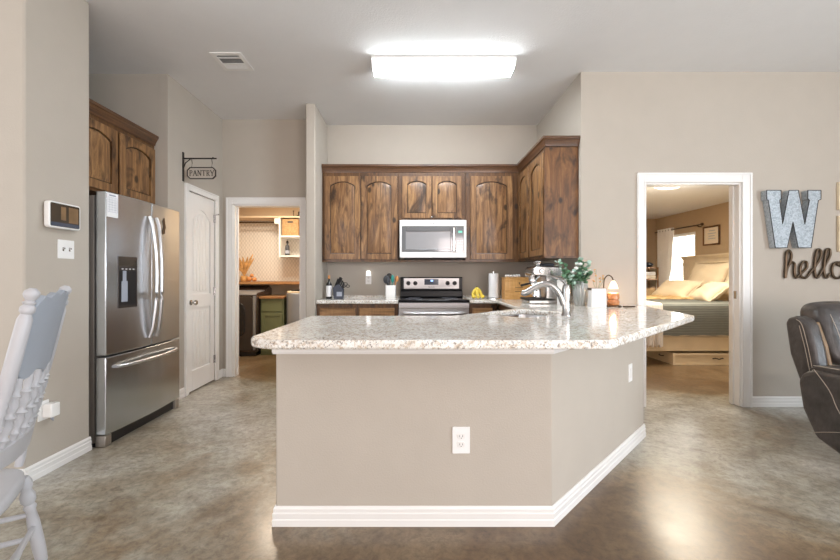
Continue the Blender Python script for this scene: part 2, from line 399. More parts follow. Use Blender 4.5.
# bedroom shell
struct('wall_bedroom_far', box(1.66, 5.42, 8.6, 8.7, 0, 2.5), 'tan_paint', 'tan far wall of the bedroom')
struct('wall_bedroom_left', box(1.66, 1.72, 3.73, 8.6, 0, 2.5), 'tan_paint', 'tan left wall of the bedroom')
wall_open('wall_bedroom_headboard', 'x', 5.3, 3.73, 8.6, [(7.40, 8.20, .85, 2.03)], 'tan bedroom wall behind the headboard with a window', 'tan_paint', 2.5, .12)
struct('ceiling_bedroom', box(1.66, 5.42, 3.73, 8.7, 2.44, 2.5), 'ceiling_paint', 'white ceiling of the bedroom', 'ceiling')
# laundry shell
struct('wall_laundry_far', box(-3.2, -1.1, 6.65, 6.75, 0, 2.5), 'cream_paint', 'cream far wall of the laundry room')
struct('wall_laundry_beadboard', box(-3.1, -1.2, 6.635, 6.65, 1.11, 2.12), 'beadboard', 'pale patterned panel wall above the laundry counter')
struct('wall_laundry_left', box(-3.2, -3.1, 4.82, 6.65, 0, 2.5), 'cream_paint', 'cream left wall of the laundry room')
struct('wall_laundry_right', box(-1.2, -1.1, 4.90, 6.65, 0, 2.5), 'cream_paint', 'cream right wall of the laundry room')
struct('ceiling_laundry', box(-3.2, -1.1, 4.82, 6.75, 2.44, 2.5), 'ceiling_paint', 'white ceiling of the laundry room', 'ceiling')

BB = [(0, 0), (.014, 0), (.014, .030), (.011, .034), (.013, .060), (.009, .064), (.010, .080), (.004, .092), (0, .092)]
def baseboard(name, path, label):
    return struct(name, B().sweep(path, BB), 'white_trim', label, 'baseboard', smooth=True, ang=25)
baseboard('baseboard_left', [(-2.2, 2.245), (-2.2, 2.705)][::1], 'white baseboard below the smart display')
baseboard('baseboard_left_front', [(-4.98, 2.245), (-2.2, 2.245)], 'white baseboard behind the white chair')
baseboard('baseboard_pantry', [(-2.25, 3.65), (-2.25, 3.905)], 'short white baseboard between refrigerator and pantry door')
baseboard('baseboard_pantry_far', [(-2.25, 4.58), (-2.25, 4.70), (-2.21, 4.70)], 'short white baseboard right of the pantry door')
baseboard('baseboard_right', [(3.07, 3.61), (5.48, 3.61)], 'white baseboard under the wall letters')
baseboard('baseboard_stub', [(-1.145, 4.256), (-1.04, 4.256)], 'white baseboard on the narrow wall end')

def casing_y(name, x0, x1, h, y, w, yb, label, t=.018, wl=None):
    """door casing on a wall facing -Y, plus jamb lining to yb"""
    wl = wl or w
    b = B()
    for (a, c, z0, z1) in ((x0-wl, x0, 0, h+w), (x1, x1+w, 0, h+w), (x0, x1, h, h+w)):
        b.box(a, c, y-t, y, z0, z1)
    # raised outer bead and inner bead
    b.box(x0-wl, x0-wl+.018, y-t-.007, y-t, 0, h+w); b.box(x1+w-.018, x1+w, y-t-.007, y-t, 0, h+w); b.box(x0-wl+.018, x1+w-.018, y-t-.007, y-t, h+w-.018, h+w)
    b.box(x0-.012, x0, y-t-.003, y-t, 0, h+.012); b.box(x1, x1+.012, y-t-.003, y-t, 0, h+.012); b.box(x0, x1, y-t-.003, y-t, h, h+.012)
    b.box(x0-.002, x0+.016, y, yb, 0, h); b.box(x1-.016, x1+.002, y, yb, 0, h); b.box(x0+.016, x1-.016, y, yb, h-.016, h)
    # door stop
    ym = (y+yb)/2
    b.box(x0+.016, x0+.028, ym, ym+.03, 0, h-.016); b.box(x1-.028, x1-.016, ym, ym+.03, 0, h-.016)
    return struct(name, b, 'white_trim', label, 'door frame', bevel=.003)
casing_y('trim_1', -2.12, -1.32, 2.04, 4.70, .08, 4.82, 'white casing of the laundry doorway')
t2 = casing_y('trim_2', 2.12, 3.0, 2.04, 3.61, .085, 3.73, 'white casing of the bedroom doorway', wl=.07)
box(2.978, 2.984, 3.64, 3.665, .98, 1.05).build('strike_plate', 'nickel', t2)

# pantry door (door_1)
d1 = thing('door_1', (-2.25, 4.24, 0), 'white two-panel pantry door with plank grooves and round knob', 'door', kind='structure')
b = B()
y0, y1, h = 3.972, 4.513, 2.05
for (a, c, z0, z1) in ((y0-.062, y0, 0, h+.062), (y1, y1+.062, 0, h+.062), (y0, y1, h, h+.062)):
    b.box(-2.25, -2.232, a, c, z0, z1)
b.box(-2.232, -2.226, y0-.062, y0-.046, 0, h+.062); b.box(-2.232, -2.226, y1+.046, y1+.062, 0, h+.062); b.box(-2.232, -2.226, y0-.046, y1+.046, h+.046, h+.062)
b.build('casing', 'white_trim', d1, bevel=.003)
def fx(x0): return lambda u, v, w: (x0+w, u, v)
ys, ye = y0+.004, y1-.004
b = B(); X = -2.29
b.box(X, X+.026, ys, ye, .012, 2.045)         # core
st = .085
b.box(X+.026, X+.037, ys, ys+st, .012, 2.045); b.box(X+.026, X+.037, ye-st, ye, .012, 2.045)
b.box(X+.026, X+.037, ys+st, ye-st, .012, .22); b.box(X+.026, X+.037, ys+st, ye-st, .86, 1.0)
n = 14; cy = (ys+ye)/2; hw = (ye-ys)/2-st
top = [(cy-hw+2*hw*i/n, 1.79+.10*math.sin(PI*i/n)) for i in range(n+1)]
b.prism([(ys+st, 2.045)]+top+[(ye-st, 2.045)], .026, .037, fx(X))
for z0, z1 in ((.255, .825),):
    k = 5; w_ = (2*hw-.05)/k
    for i in range(k): b.box(X+.026, X+.032, cy-hw+.025+i*w_+.003, cy-hw+.025+(i+1)*w_-.003, z0, z1)
k = 5; w_ = (2*hw-.05)/k
for i in range(k):
    a_, c_ = cy-hw+.025+i*w_+.003, cy-hw+.025+(i+1)*w_-.003
    zt = lambda yy: 1.755+.10*math.sin(PI*min(1, max(0, (yy-cy+hw)/(2*hw))))
    b.prism([(a_, 1.035), (c_, 1.035), (c_, zt(c_)), (a_, zt(a_))], .026, .032, fx(X))
b.build('door_slab', 'white_trim', d1, bevel=.003)
kb = B().lathe([(.028, 0), (.028, .006), (.012, .010), (.010, .035), (.024, .042), (.028, .052), (.022, .064), (.004, .068)], (-2.253, ys+.055, .92), (1, 0, 0))
kb.build('door_knob', 'nickel', d1, smooth=True)
for z in (.25, 1.02, 1.84):
    B().cyl((-2.245, ye+.004, z-.045), (-2.245, ye+.004, z+.045), .007).box(-2.252, -2.249, ye-.02, ye+.004, z-.045, z+.045).build('hinge', 'nickel', d1)
B().tube([(-2.24, ye+.0, 1.885), (-2.20, ye-.02, 1.885), (-2.19, ye-.03, 1.885)], .005).ball((-2.188, ye-.032, 1.885), .009).build('door_stop', 'nickel', d1, smooth=True)

# window_1 in bedroom
w1 = thing('window_1', (5.36, 7.8, .85), 'white framed bedroom window behind blinds', 'window', kind='structure')
b = B().box(5.30, 5.40, 7.40, 7.43, .85, 2.03).box(5.30, 5.40, 8.17, 8.20, .85, 2.03).box(5.30, 5.40, 7.43, 8.17, 2.0, 2.03).box(5.27, 5.40, 7.36, 8.24, .82, .85).box(5.36, 5.40, 7.43, 8.17, 1.42, 1.46)
b.build('window_frame', 'white_trim', w1)
box(5.375, 5.379, 7.43, 8.17, .85, 2.0).build('window_pane', 'glass', w1)
bl = thing('window_blinds', (5.33, 7.8, .88), 'white horizontal slat blinds in the bedroom window', 'blinds')
b = B()
for i in range(26):
    z = .90+i*.042
    b.prism([(5.315, z-.014), (5.345, z+.011), (5.345, z+.014), (5.315, z-.011)], 7.44, 8.16, lambda u, v, w: (u, w, v))
b.build('slat_stack', 'white_plastic', bl)
box(5.31, 5.35, 7.435, 8.165, 1.975, 2.0).build('head_rail', 'white_plastic', bl)
box(5.32, 5.34, 7.44, 8.16, .86, .875).build('bottom_rail', 'white_plastic', bl)
B().cyl((5.306, 7.52, 1.98), (5.306, 7.52, 1.55), .004).build('wand', 'nickel', bl)

# ------------------------------------------------------------ ceiling fixtures
t = thing('ceiling_light', (.26, 3.4, CH), 'long rectangular wraparound fluorescent light glowing on kitchen ceiling', 'ceiling light')
fy0, fy1, fx0, fx1 = 3.36, 3.585, -.345, .885
box(fx0, fx1, fy0-.012, fy1+.012, CH-.022, CH).build('base_pan', 'white_plastic', t)
prof = [(fy0, CH-.022), (fy0+.012, CH-.055), (fy0+.04, CH-.078), (fy1-.04, CH-.078), (fy1-.012, CH-.055), (fy1, CH-.022)]
B().prism(prof, fx0+.01, fx1-.01, lambda u, v, w: (w, u, v)).build('diffuser_lens', 'diffuser', t)
for a, c in ((fx0, fx0+.01), (fx1-.01, fx1)):
    B().prism([(fy0-.003, CH-.015), (fy0+.010, CH-.057), (fy0+.04, CH-.081), (fy1-.04, CH-.081), (fy1-.010, CH-.057), (fy1+.003, CH-.015)], a, c, lambda u, v, w: (w, u, v)).build('end_cap', 'white_plastic', t)

t = thing('ceiling_vent', (-1.62, 3.45, CH), 'white square register vent with dark louvres in kitchen ceiling', 'air vent')
vx0, vx1, vy0, vy1 = -1.685, -1.425, 3.29, 3.575
b = B().box(vx0, vx1, vy0, vy0+.035, CH-.010, CH).box(vx0, vx1, vy1-.035, vy1, CH-.010, CH).box(vx0, vx0+.035, vy0+.035, vy1-.035, CH-.010, CH).box(vx1-.035, vx1, vy0+.035, vy1-.035, CH-.010, CH)
b.box(vx0+.035, vx1-.035, 3.360, 3.374, CH-.010, CH-.001); b.box(vx0+.035, vx1-.035, 3.455, 3.469, CH-.010, CH-.001)
b.build('vent_frame', 'white_trim', t, bevel=.002)
box(vx0+.035, vx1-.035, vy0+.035, vy1-.035, CH-.0015, CH).build('vent_opening', 'dark_slot', t)
for i in range(13):
    y = vy0+.040+i*.0165
    q = [(y, CH-.0095), (y+.002, CH-.0095), (y+.009, CH-.002), (y+.007, CH-.002)] if y < 3.45 else [(y+.007, CH-.0095), (y+.012, CH-.0095), (y+.003, CH-.002), (y-.002, CH-.002)]
    B().prism(q, vx0+.036, vx1-.036, lambda u, v, w: (w, u, v)).build('slat', 'white_trim', t)

# ------------------------------------------------------------ cabinets
def arch_outline(w, h, ins, arch, n=12):
    """outline (u,v) of a panel field inside w x h, inset by ins, arched top"""
    x0, x1, y0, y1 = ins, w-ins, ins, h-ins
    if arch <= 0: return [(x0, y0), (x1, y0), (x1, y1), (x0, y1)]
    pts = [(x0, y0), (x1, y0)]
    for i in range(n+1):
        s_ = i/n; u = x1+(x0-x1)*s_
        pts.append((u, y1-arch+arch*math.sin(PI*s_)**.8))
    return pts
def panel_door(name, parent, org, U, N, w, h, mat='wood_door', arch=.05, fr=.062, t=.02, knobs=None):
    """raised panel door: org = lower corner on the carcass face, U along width, N outward normal, Z up"""
    org, U, N = Vector(org), Vector(U), Vector(N); Z = Vector((0, 0, 1))
    f = lambda u, v, d: tuple(org+U*u+Z*v+N*d)
    b = B()
    b.prism([(0, 0), (w, 0), (w, h), (0, h)], .001, t*.35, f)
    for q in b.bm.faces: q.material_index = 1
    b.prism([(0, 0), (fr, 0), (fr, h), (0, h)], t*.35, t, f)
    b.prism([(w-fr, 0), (w, 0), (w, h), (w-fr, h)], t*.35, t, f)
    b.prism([(fr, 0), (w-fr, 0), (w-fr, fr), (fr, fr)], t*.35, t, f)
    if arch > 0:
        n = 12; pts = []
        for i in range(n+1):
            s_ = i/n; pts.append((fr+(w-2*fr)*s_, h-fr-arch+arch*math.sin(PI*s_)**.8))
        b.prism(pts+[(w-fr, h), (fr, h)], t*.35, t, f)
    else: b.prism([(fr, h-fr), (w-fr, h-fr), (w-fr, h), (fr, h)], t*.35, t, f)
    d = b.build(name, [mat, 'wood_glaze'], parent, bevel=.0025)
    g = .008
    r0 = [f(u, v, t*.36) for u, v in arch_outline(w, h, fr+g, arch)]
    r1 = [f(u, v, t*.5) for u, v in arch_outline(w, h, fr+g, arch)]
    r2 = [f(u, v, t*.98) for u, v in arch_outline(w, h, fr+g+.028, arch)]
    B().loft([r0, r1, r2]).build('raised_panel', mat, d, bevel=.0015)
    return d
def cabinet(name, loc, label, carc, group=None, mat='wood_frame'):
    t = thing(name, loc, label, 'cabinet', group)
    b = B()
    for c in carc: b.box(*c)
    b.build('carcass', mat, t, bevel=.002); return t
CR = [(0, 2.385), (.008, 2.385), (.012, 2.405), (.028, 2.435), (.034, 2.445), (.040, 2.448), (.040, 2.472), (0, 2.472)]
YF = 4.57   # back-wall cabinets face
Zb, Zt = 1.365, 2.40
cb = cabinet('wall_cabinet', (-.59, 4.72, Zb), 'tall two-door stained wood wall cabinet left of the microwave', [(-1.035, -.158, YF, 4.878, Zb, Zt)])
panel_door('door', cb, (-1.005, YF, 1.385), (1, 0, 0), (0, -1, 0), .41, .955)
panel_door('door', cb, (-.583, YF, 1.385), (1, 0, 0), (0, -1, 0), .41, .955)
cb = cabinet('wall_cabinet', (.22, 4.72, 1.82), 'short two-door stained wood wall cabinet above the microwave', [(-.156, .615, YF, 4.878, 1.835, Zt)])
panel_door('door', cb, (-.112, YF, 1.86), (1, 0, 0), (0, -1, 0), .335, .48, arch=.04, fr=.055)
panel_door('door', cb, (.236, YF, 1.86), (1, 0, 0), (0, -1, 0), .335, .48, arch=.04, fr=.055)
B().lathe([(.004, 0), (.004, .012), (.009, .018), (.009, .022), (.002, .026)], (.2285, YF-.001, 1.868), (0, -1, 0)).build('knob', 'nickel', cb, smooth=True)
cb = cabinet('wall_cabinet', (.95, 4.72, Zb), 'single-door knotty wood wall cabinet right of the microwave', [(.617, 1.235, YF, 4.878, Zb, Zt)])
panel_door('door', cb, (.672, YF, 1.385), (1, 0, 0), (0, -1, 0), .485, .955)
cb = cabinet('corner_cabinet', (1.39, 4.1, Zb), 'two-door wood wall cabinet on right side wall with dark end panel', [(1.237, 1.538, 3.66, 4.878, Zb, Zt)])
panel_door('door', cb, (1.237, 4.53, 1.385), (0, -1, 0), (-1, 0, 0), .38, .955)
panel_door('door', cb, (1.237, 4.12, 1.385), (0, -1, 0), (-1, 0, 0), .43, .955)
b = box(1.219, 1.538, 3.655, 3.66, Zb, 2.376); b.build('end_panel', 'wood_panel', cb)
# crown along the three back cabinets and the side cabinet
cr = B().sweep([(-1.035, YF), (1.237, YF), (1.237, 3.655), (1.538, 3.655)], CR).build('crown_moulding', 'wood_crown', None, bevel=.001)
tag(cr, 'dark wood crown moulding topping the back and right wall cabinets', 'moulding')
lr = B().sweep([(-1.035, YF), (1.237, YF), (1.237, 3.655), (1.538, 3.655)], [(0, 1.355), (.006, 1.355), (.006, 1.372), (0, 1.372)]).build('light_rail', 'wood_frame', None)
tag(lr, 'thin dark wood rail under the wall cabinets', 'moulding')

# cabinet above refrigerator (faces +X)
XF = -2.37
cb = cabinet('refrigerator_cabinet', (-2.68, 3.18, 1.83), 'two-door stained wood wall cabinet above the refrigerator', [(-2.99, XF, 2.71, 3.643, 1.82, 2.40)])
panel_door('door', cb, (XF, 2.735, 1.845), (0, 1, 0), (1, 0, 0), .43, .50, arch=.045)
panel_door('door', cb, (XF, 3.195, 1.845), (0, 1, 0), (1, 0, 0), .43, .50, arch=.045)
B().sweep([(XF, 2.708), (XF, 3.645)], CR).build('crown_moulding', 'wood_crown', cb, bevel=.001)
# base cabinets on the back wall
def drawer(parent, x0, x1, y, z0, z1):
    return B().loft([[(x0, y, z0), (x1, y, z0), (x1, y, z1), (x0, y, z1)], [(x0, y-.012, z0), (x1, y-.012, z0), (x1, y-.012, z1), (x0, y-.012, z1)],
                     [(x0+.012, y-.02, z0+.012), (x1-.012, y-.02, z0+.012), (x1-.012, y-.02, z1-.012), (x0+.012, y-.02, z1-.012)]]).build('drawer', 'wood_drawer', parent)
YC = 4.31
cb = cabinet('base_cabinet', (-.59, 4.6, 0), 'wood base cabinet with two drawers left of the range', [(-1.035, -.150, YC, 4.878, .10, .888), (-1.035, -.150, YC+.06, 4.878, 0, .10)])
drawer(cb, -1.005, -.615, YC, .735, .845); drawer(cb, -.575, -.19, YC, .735, .845)
panel_door('door', cb, (-1.005, YC, .12), (1, 0, 0), (0, -1, 0), .39, .59, arch=0); panel_door('door', cb, (-.58, YC, .12), (1, 0, 0), (0, -1, 0), .39, .59, arch=0)
cb = cabinet('base_cabinet', (.76, 4.6, 0), 'narrow wood base cabinet with one drawer right of the range', [(.622, .925, YC, 4.878, .10, .888), (.622, .925, YC+.06, 4.878, 0, .10)])
drawer(cb, .655, .875, YC, .735, .845); panel_door('door', cb, (.655, YC, .12), (1, 0, 0), (0, -1, 0), .22, .59, arch=0)
cb = cabinet('base_cabinet', (1.25, 3.9, 0), 'wood base cabinet along right wall under the espresso machine', [(.94, 1.538, 3.30, YC-.002, .10, .888), (1.0, 1.538, 3.30, YC-.002, 0, .10)])
panel_door('door', cb, (.94, 4.25, .12), (0, -1, 0), (-1, 0, 0), .42, .70, arch=0); panel_door('door', cb, (.94, 3.80, .12), (0, -1, 0), (-1, 0, 0), .42, .70, arch=0)

# ------------------------------------------------------------ peninsula
P0, P1, P2, P3 = (-.648, 1.884), (.666, 1.884), (1.72, 2.939), (1.72, 3.608)
pen = thing('peninsula', (.5, 2.2, 0), 'angled beige half wall carrying the big granite bar top', 'kitchen peninsula')
TH = .12
b = B(); k = math.tan(PI/8)*TH
ring = [P0, P1, P2, P3, (1.60, 3.608), (1.60, 2.939+k), (.666-k, 1.884+TH), (-.536, 1.884+TH), (-.536, 2.50), (-.648, 2.50)]
b.prism(ring, 0, .893); b.build('half_wall', 'wall_paint', pen, bevel=.006)
B().sweep([(-.648, 2.50), P0, P1, P2, P3], BB).build('baseboard', 'white_trim', pen, smooth=True, ang=25)
B().sweep([(-.648, 2.50), P0, P1, P2, P3], [(0, .815), (.010, .815), (.014, .825), (.014, .88), (.024, .893), (0, .893)]).build('apron_trim', 'white_trim', pen)
B().prism([(-.53, 2.47), (.24, 2.47), (.86, 3.09), (.86, 3.27), (.835, 3.27), (.835, 3.10), (.23, 2.495), (-.53, 2.495)], .10, .888).build('cabinet_front', 'wood_frame', pen)
def plate(name, org, U, N, label, cat, kind='outlet', w=.07, h=.115, group=None, gang=1):
    org, U, N = Vector(org), Vector(U), Vector(N); Z = Vector((0, 0, 1)); f = lambda u, v, d: tuple(org+U*u+Z*v+N*d)
    t = thing(name, org, label, cat, group)
    B().prism(rrect(-w/2, w/2, -h/2, h/2, .004), 0, .005, f).build('face_plate', 'white_plastic', t, bevel=.0015)
    if kind == 'outlet':
        for s_ in (-1, 1):
            r = B().prism(rrect(-.017, .017, s_*.0195-.014, s_*.0195+.014, .008), .005, .0075, f).build('receptacle', 'white_trim', t)
            B().prism([(-.008, s_*.0195-.003), (-.006, s_*.0195-.003), (-.006, s_*.0195+.006), (-.008, s_*.0195+.006)], .0075, .008, f).prism([(.006, s_*.0195-.003), (.008, s_*.0195-.003), (.008, s_*.0195+.006), (.006, s_*.0195+.006)], .0075, .008, f).prism(rrect(-.002, .002, s_*.0195-.010, s_*.0195-.006, .0015, 2), .0075, .008, f).build('slots', 'dark_slot', r)
    elif kind == 'switch':
        for k in range(gang):
            u = (k-(gang-1)/2)*.046
            B().prism([(u-.005, -.012), (u+.005, -.012), (u+.005, .012), (u-.005, .012)], .005, .007, f).prism([(u-.0035, 0), (u+.0035, 0), (u+.0035, .010), (u-.0035, .010)], .007, .016, f).build('toggle', 'nickel', t)
    elif kind == 'rocker':
        B().prism([(-.0165, -.033), (.0165, -.033), (.0165, .033), (-.0165, .033)], .005, .008, f).build('insert', 'white_trim', t)
    return t
plate('wall_outlet', (.233, 1.884, .405), (1, 0, 0), (0, -1, 0), 'white outlet on front face of the peninsula', 'outlet', w=.083, h=.127)
s45 = math.sqrt(.5)
plate('wall_outlet', (1.492, 2.711, .525), (s45, s45, 0), (s45, -s45, 0), 'white outlet on slanted right face of the peninsula', 'outlet', 'rocker', w=.075, h=.12)
# granite tops
def slab_with_hole(outer, hole, z0, z1):
    bm = bmesh.new(); es = []
    for loop in (outer, hole):
        if not loop: continue
        vs = [bm.verts.new((x, y, z1)) for x, y in loop]
        es += [bm.edges.new((vs[i], vs[(i+1) % len(vs)])) for i in range(len(vs))]
    bmesh.ops.triangle_fill(bm, use_beauty=True, edges=es)
    r = bmesh.ops.extrude_face_region(bm, geom=bm.faces[:])
    bmesh.ops.translate(bm, verts=[g for g in r['geom'] if isinstance(g, bmesh.types.BMVert)], vec=(0, 0, z0-z1))
    b = B(); b.bm.free(); b.bm = bm; return b
fc = Vector((.78, 2.75)); L2, W2 = .275, .185
d = Vector((s45, s45)); p = Vector((s45, -s45))
hole = [tuple(fc+d*u+p*v) for u, v in rrect(-L2, L2, -W2, W2, .05, 4)]
outer = [(-.675, 1.66), (-.66, 1.625), (-.575, 1.565), (-.55, 1.559), (.787, 1.559), (1.80, 2.53), (1.845, 2.585), (1.852, 2.63), (2.035, 3.55), (2.035, 3.608), (1.538, 3.608), (1.538, 4.876), (.620, 4.876), (.620, 4.27), (.89, 4.27), (.905, 4.25), (.875, 3.20), (.265, 2.565), (-.64, 2.565)]
ct = thing('granite_countertop', (.6, 2.6, .9), 'large speckled white granite top covering the angled peninsula and right counter', 'countertop')
slab_with_hole(outer, hole, .893, .930).build('slab', 'granite', ct, bevel=.011, seg=3)
B().box(1.520, 1.538, 3.62, 4.876, .93, 1.0).box(.625, 1.52, 4.858, 4.876, .93, .955).build('backsplash', 'granite', ct)
ct = thing('granite_countertop', (-.6, 4.6, .9), 'small speckled granite top with crock and knife block left of range', 'countertop')
box(-1.036, -.150, 4.27, 4.876, .890, .930).build('slab', 'granite', ct, bevel=.008)
box(-1.036, -.150, 4.858, 4.876, .93, .955).build('backsplash', 'granite', ct)
# sink
sk = thing('sink', (.78, 2.75, .70), 'stainless undermount sink set in the granite beside the faucet', 'sink')
def ringz(l2, w2, r, z): return [(*(fc+d*u+p*v), z) for u, v in rrect(-l2, l2, -w2, w2, r, 4)]
B().loft([ringz(L2+.02, W2+.02, .05, .892), ringz(L2+.003, W2+.003, .05, .892), ringz(L2-.006, W2-.006, .05, .76), ringz(L2-.03, W2-.03, .04, .72), ringz(.03, .03, .02, .715)], False).loft([ringz(.03, .03, .02, .715), ringz(.029, .029, .02, .71)], True).build('basin', 'steel_light', sk, smooth=True, ang=60)
B().lathe([(.036, .714), (.040, .719), (.028, .722), (.012, .719), (.006, .726)], (fc.x, fc.y, 0)).build('drain', 'chrome', sk, smooth=True)
# faucet
fa = thing('faucet', (.995, 2.555, .93), 'brushed chrome single-lever pull-out faucet with arched spout behind sink', 'faucet')
fx_, fy_ = .995, 2.555
B().lathe([(.030, .930), (.030, .936), (.025, .942), (.024, .99), (.023, 1.02), (.026, 1.06), (.026, 1.10), (.021, 1.125), (.008, 1.132)], (fx_, fy_, 0), n=24).build('faucet_body', 'nickel', fa, smooth=True)
pts = []; dr = Vector((-.258, .06))
for i in range(15):
    s_ = i/14; q = dr*s_; z = 1.0+.105*math.sin(PI*min(1, s_*1.10)**.72)+.078*s_
    pts.append((fx_-.015+q.x, fy_+q.y, z))
B().tube(pts, [.020]*10+[.021, .022, .022, .021, .016], 12).build('spout', 'nickel', fa, smooth=True)
hp = [(fx_+.004, fy_, 1.12), (fx_-.012, fy_+.003, 1.148), (fx_-.040, fy_+.01, 1.168), (fx_-.075, fy_+.015, 1.180), (fx_-.105, fy_+.02, 1.184)]
B().tube(hp, [.013, .012, .010, .009, .007], 10, .7).build('lever_handle', 'nickel', fa, smooth=True)

# ------------------------------------------------------------ range
rg = thing('range', (.235, 4.5, 0), 'stainless electric range with black glass cooktop and rear control panel', 'range')
rx0, rx1 = -.143, .613
box(rx0, rx1, 4.29, 4.84, .05, .905).build('body', 'steel_side', rg)
B().box(rx0-.003, rx1+.008, 4.25, 4.80, .905, .935).build('cooktop', 'black_glass', rg, bevel=.006)
for (x, y, r) in ((.02, 4.42, .095), (.44, 4.42, .075), (.03, 4.67, .07), (.44, 4.67, .09)):
    B().lathe([(r, .9352), (r, .9358), (r-.004, .9358), (r-.004, .9352)], (x, y, 0), n=28, cap=False).build('burner_ring', 'grey_ink', rg)
B().box(rx0, rx1, 4.255, 4.29, .845, .903).build('control_strip', 'steel_light', rg, bevel=.004)
B().box(rx0, rx1, 4.262, 4.29, .26, .838).build('oven_door', 'steel_light', rg, bevel=.004)
box(rx0+.10, rx1-.10, 4.258, 4.263, .40, .68).build('oven_window', 'black_glass', rg)
B().tube([(rx0+.05, 4.262, .79), (rx0+.07, 4.225, .79), (rx0+.14, 4.215, .79), (rx1-.14, 4.215, .79), (rx1-.07, 4.225, .79), (rx1-.05, 4.262, .79)], .013, 10).build('oven_handle', 'steel_light', rg, smooth=True)
B().box(rx0, rx1, 4.265, 4.29, .06, .25).build('storage_drawer', 'steel_light', rg, bevel=.004)
B().prism([(4.80, .93), (4.78, .945), (4.775, 1.01), (4.80, 1.03), (4.79, 1.17), (4.80, 1.18), (4.86, 1.18), (4.86, .93)], rx0+.004, rx1-.004, lambda u, v, w: (w, u, v)).build('backguard', 'black_plastic', rg, bevel=.004)
cp = B().prism([(4.797, 1.038), (4.789, 1.165), (4.783, 1.165), (4.791, 1.038)], rx0+.045, rx1-.045, lambda u, v, w: (w, u, v)).build('control_panel', 'steel_light', rg)
box(.235-.085, .235+.085, 4.781, 4.785, 1.085, 1.155).build('display', 'screen_blue', cp)
box(.225, .255, 4.7795, 4.781, 1.125, 1.145).build('clock_digits', 'led', cp)
for x in (-.045, .04, .43, .515):
    B().lathe([(.026, 0), (.026, .004), (.020, .006), (.018, .022), (.014, .025)], (x, 4.787, 1.105), (0, -1, 0), 18).box(x-.003, x+.003, 4.758, 4.764, 1.09, 1.12).build('knob', 'black_plastic', cp, smooth=True)
text_mesh('brand_lettering', 'Whirlpool', .018, 'ink', cp, (.235, 4.789, 1.058), FACE_CAM)

# microwave
mw = thing('microwave', (.235, 4.6, 1.40), 'white-trimmed stainless microwave mounted above the range', 'microwave')
mx0, mx1, my, mz0, mz1 = -.14, .618, 4.49, 1.402, 1.825
box(mx0+.004, mx1-.004, my+.03, 4.876, mz0+.004, mz1).build('body', 'steel_side', mw)
def frame_y(b, x0, x1, z0, z1, ix0, ix1, iz0, iz1, y0, y1):
    b.box(x0, ix0, y0, y1, z0, z1); b.box(ix1, x1, y0, y1, z0, z1); b.box(ix0, ix1, y0, y1, z0, iz0); b.box(ix0, ix1, y0, y1, iz1, z1); return b
b = frame_y(B(), mx0, mx1, mz0, mz1, mx0+.024, mx1-.03, mz0+.062, mz1-.068, my, my+.035)
b.build('face_frame', 'white_plastic', mw, bevel=.003)
dx1 = .475
b = frame_y(B(), mx0+.026, dx1+.02, mz0+.064, mz1-.070, mx0+.07, dx1-.04, mz0+.095, mz1-.125, my+.004, my+.03)
dr_ = b.build('door', 'micro_glass', mw, bevel=.004)
box(mx0+.07, dx1-.04, my+.014, my+.03, mz0+.095, mz1-.125).build('window', 'micro_mesh', dr_)
B().box(.462, .488, my-.024, my-.010, mz0+.075, mz1-.085).box(.468, .482, my-.012, my+.006, mz0+.085, mz0+.11).box(.468, .482, my-.012, my+.006, mz1-.12, mz1-.095).build('handle', 'chrome', dr_, bevel=.004)
b = box(.500, mx1-.032, my+.003, my+.03, mz0+.064, mz1-.070); kp = b.build('keypad', 'micro_glass', mw)
box(.525, .57, my+.001, my+.003, mz1-.145, mz1-.12).build('display', 'led_green', kp)
b = B()
for i in range(3):
    for j in range(4): b.box(.518+i*.024, .530+i*.024, my+.0015, my+.003, mz0+.09+j*.032, mz0+.098+j*.032)
b.build('keys', 'grey_ink', kp)
box(.498, .4995, my-.0008, my, mz0+.003, mz1-.003).build('seam', 'grey_ink', mw)
text_mesh('brand_lettering', 'Whirlpool', .026, 'ink', mw, (.235, my-.0005, mz1-.034), FACE_CAM)
box(mx0+.05, mx1-.02, my+.05, 4.87, mz0-.014, mz0+.004).build('vent_grille', 'iron', mw)

# ------------------------------------------------------------ refrigerator (faces +X)
fr = thing('refrigerator', (-2.5, 3.16, 0), 'stainless french-door refrigerator with ice dispenser beside the grey wall', 'refrigerator')
ry0, ry1, FX = 2.735, 3.605, -2.115
box(-2.93, -2.195, ry0, ry1, .03, 1.745).build('body', 'steel_side', fr)
B().box(-2.90, -2.19, ry0+.01, ry1-.01, 0, .03).build('feet_base', 'black_plastic', fr)
def curved_panel(name, ya, yb, z0, z1, mat='steel', hole=None, parent=fr, bow=.022):
    # front face bowed about the whole width of the refrigerator
    def fxx(y): s_ = (y-ry0)/(ry1-ry0)*2-1; return FX+bow*(1-s_*s_)
    n = 16; ys_ = [ya+(yb-ya)*i/n for i in range(n+1)]
    poly = [(-2.185, ya), (-2.185, yb)]+[(fxx(y), y) for y in reversed(ys_)]
    return B().prism(poly, z0, z1).build(name, mat, parent, bevel=.006, seg=3), fxx
ymid = 3.185
ld, fxx = curved_panel('left_door', ry0, ymid-.003, .635, 1.775)
rd, _ = curved_panel('right_door', ymid+.003, ry1, .635, 1.775)
fd, _ = curved_panel('freezer_drawer', ry0, ry1, .085, .622)
box(-2.19, -2.14, ry0+.005, ry1-.005, .0, .075).build('toe_grille', 'black_plastic', fr)
B().box(-2.19, -2.12, ry0+.002, ry0+.06, 0, .078).build('foot_cover', 'steel_side', fr, bevel=.004)
B().box(-2.19, -2.12, ry1-.06, ry1-.002, 0, .078).build('foot_cover', 'steel_side', fr, bevel=.004)
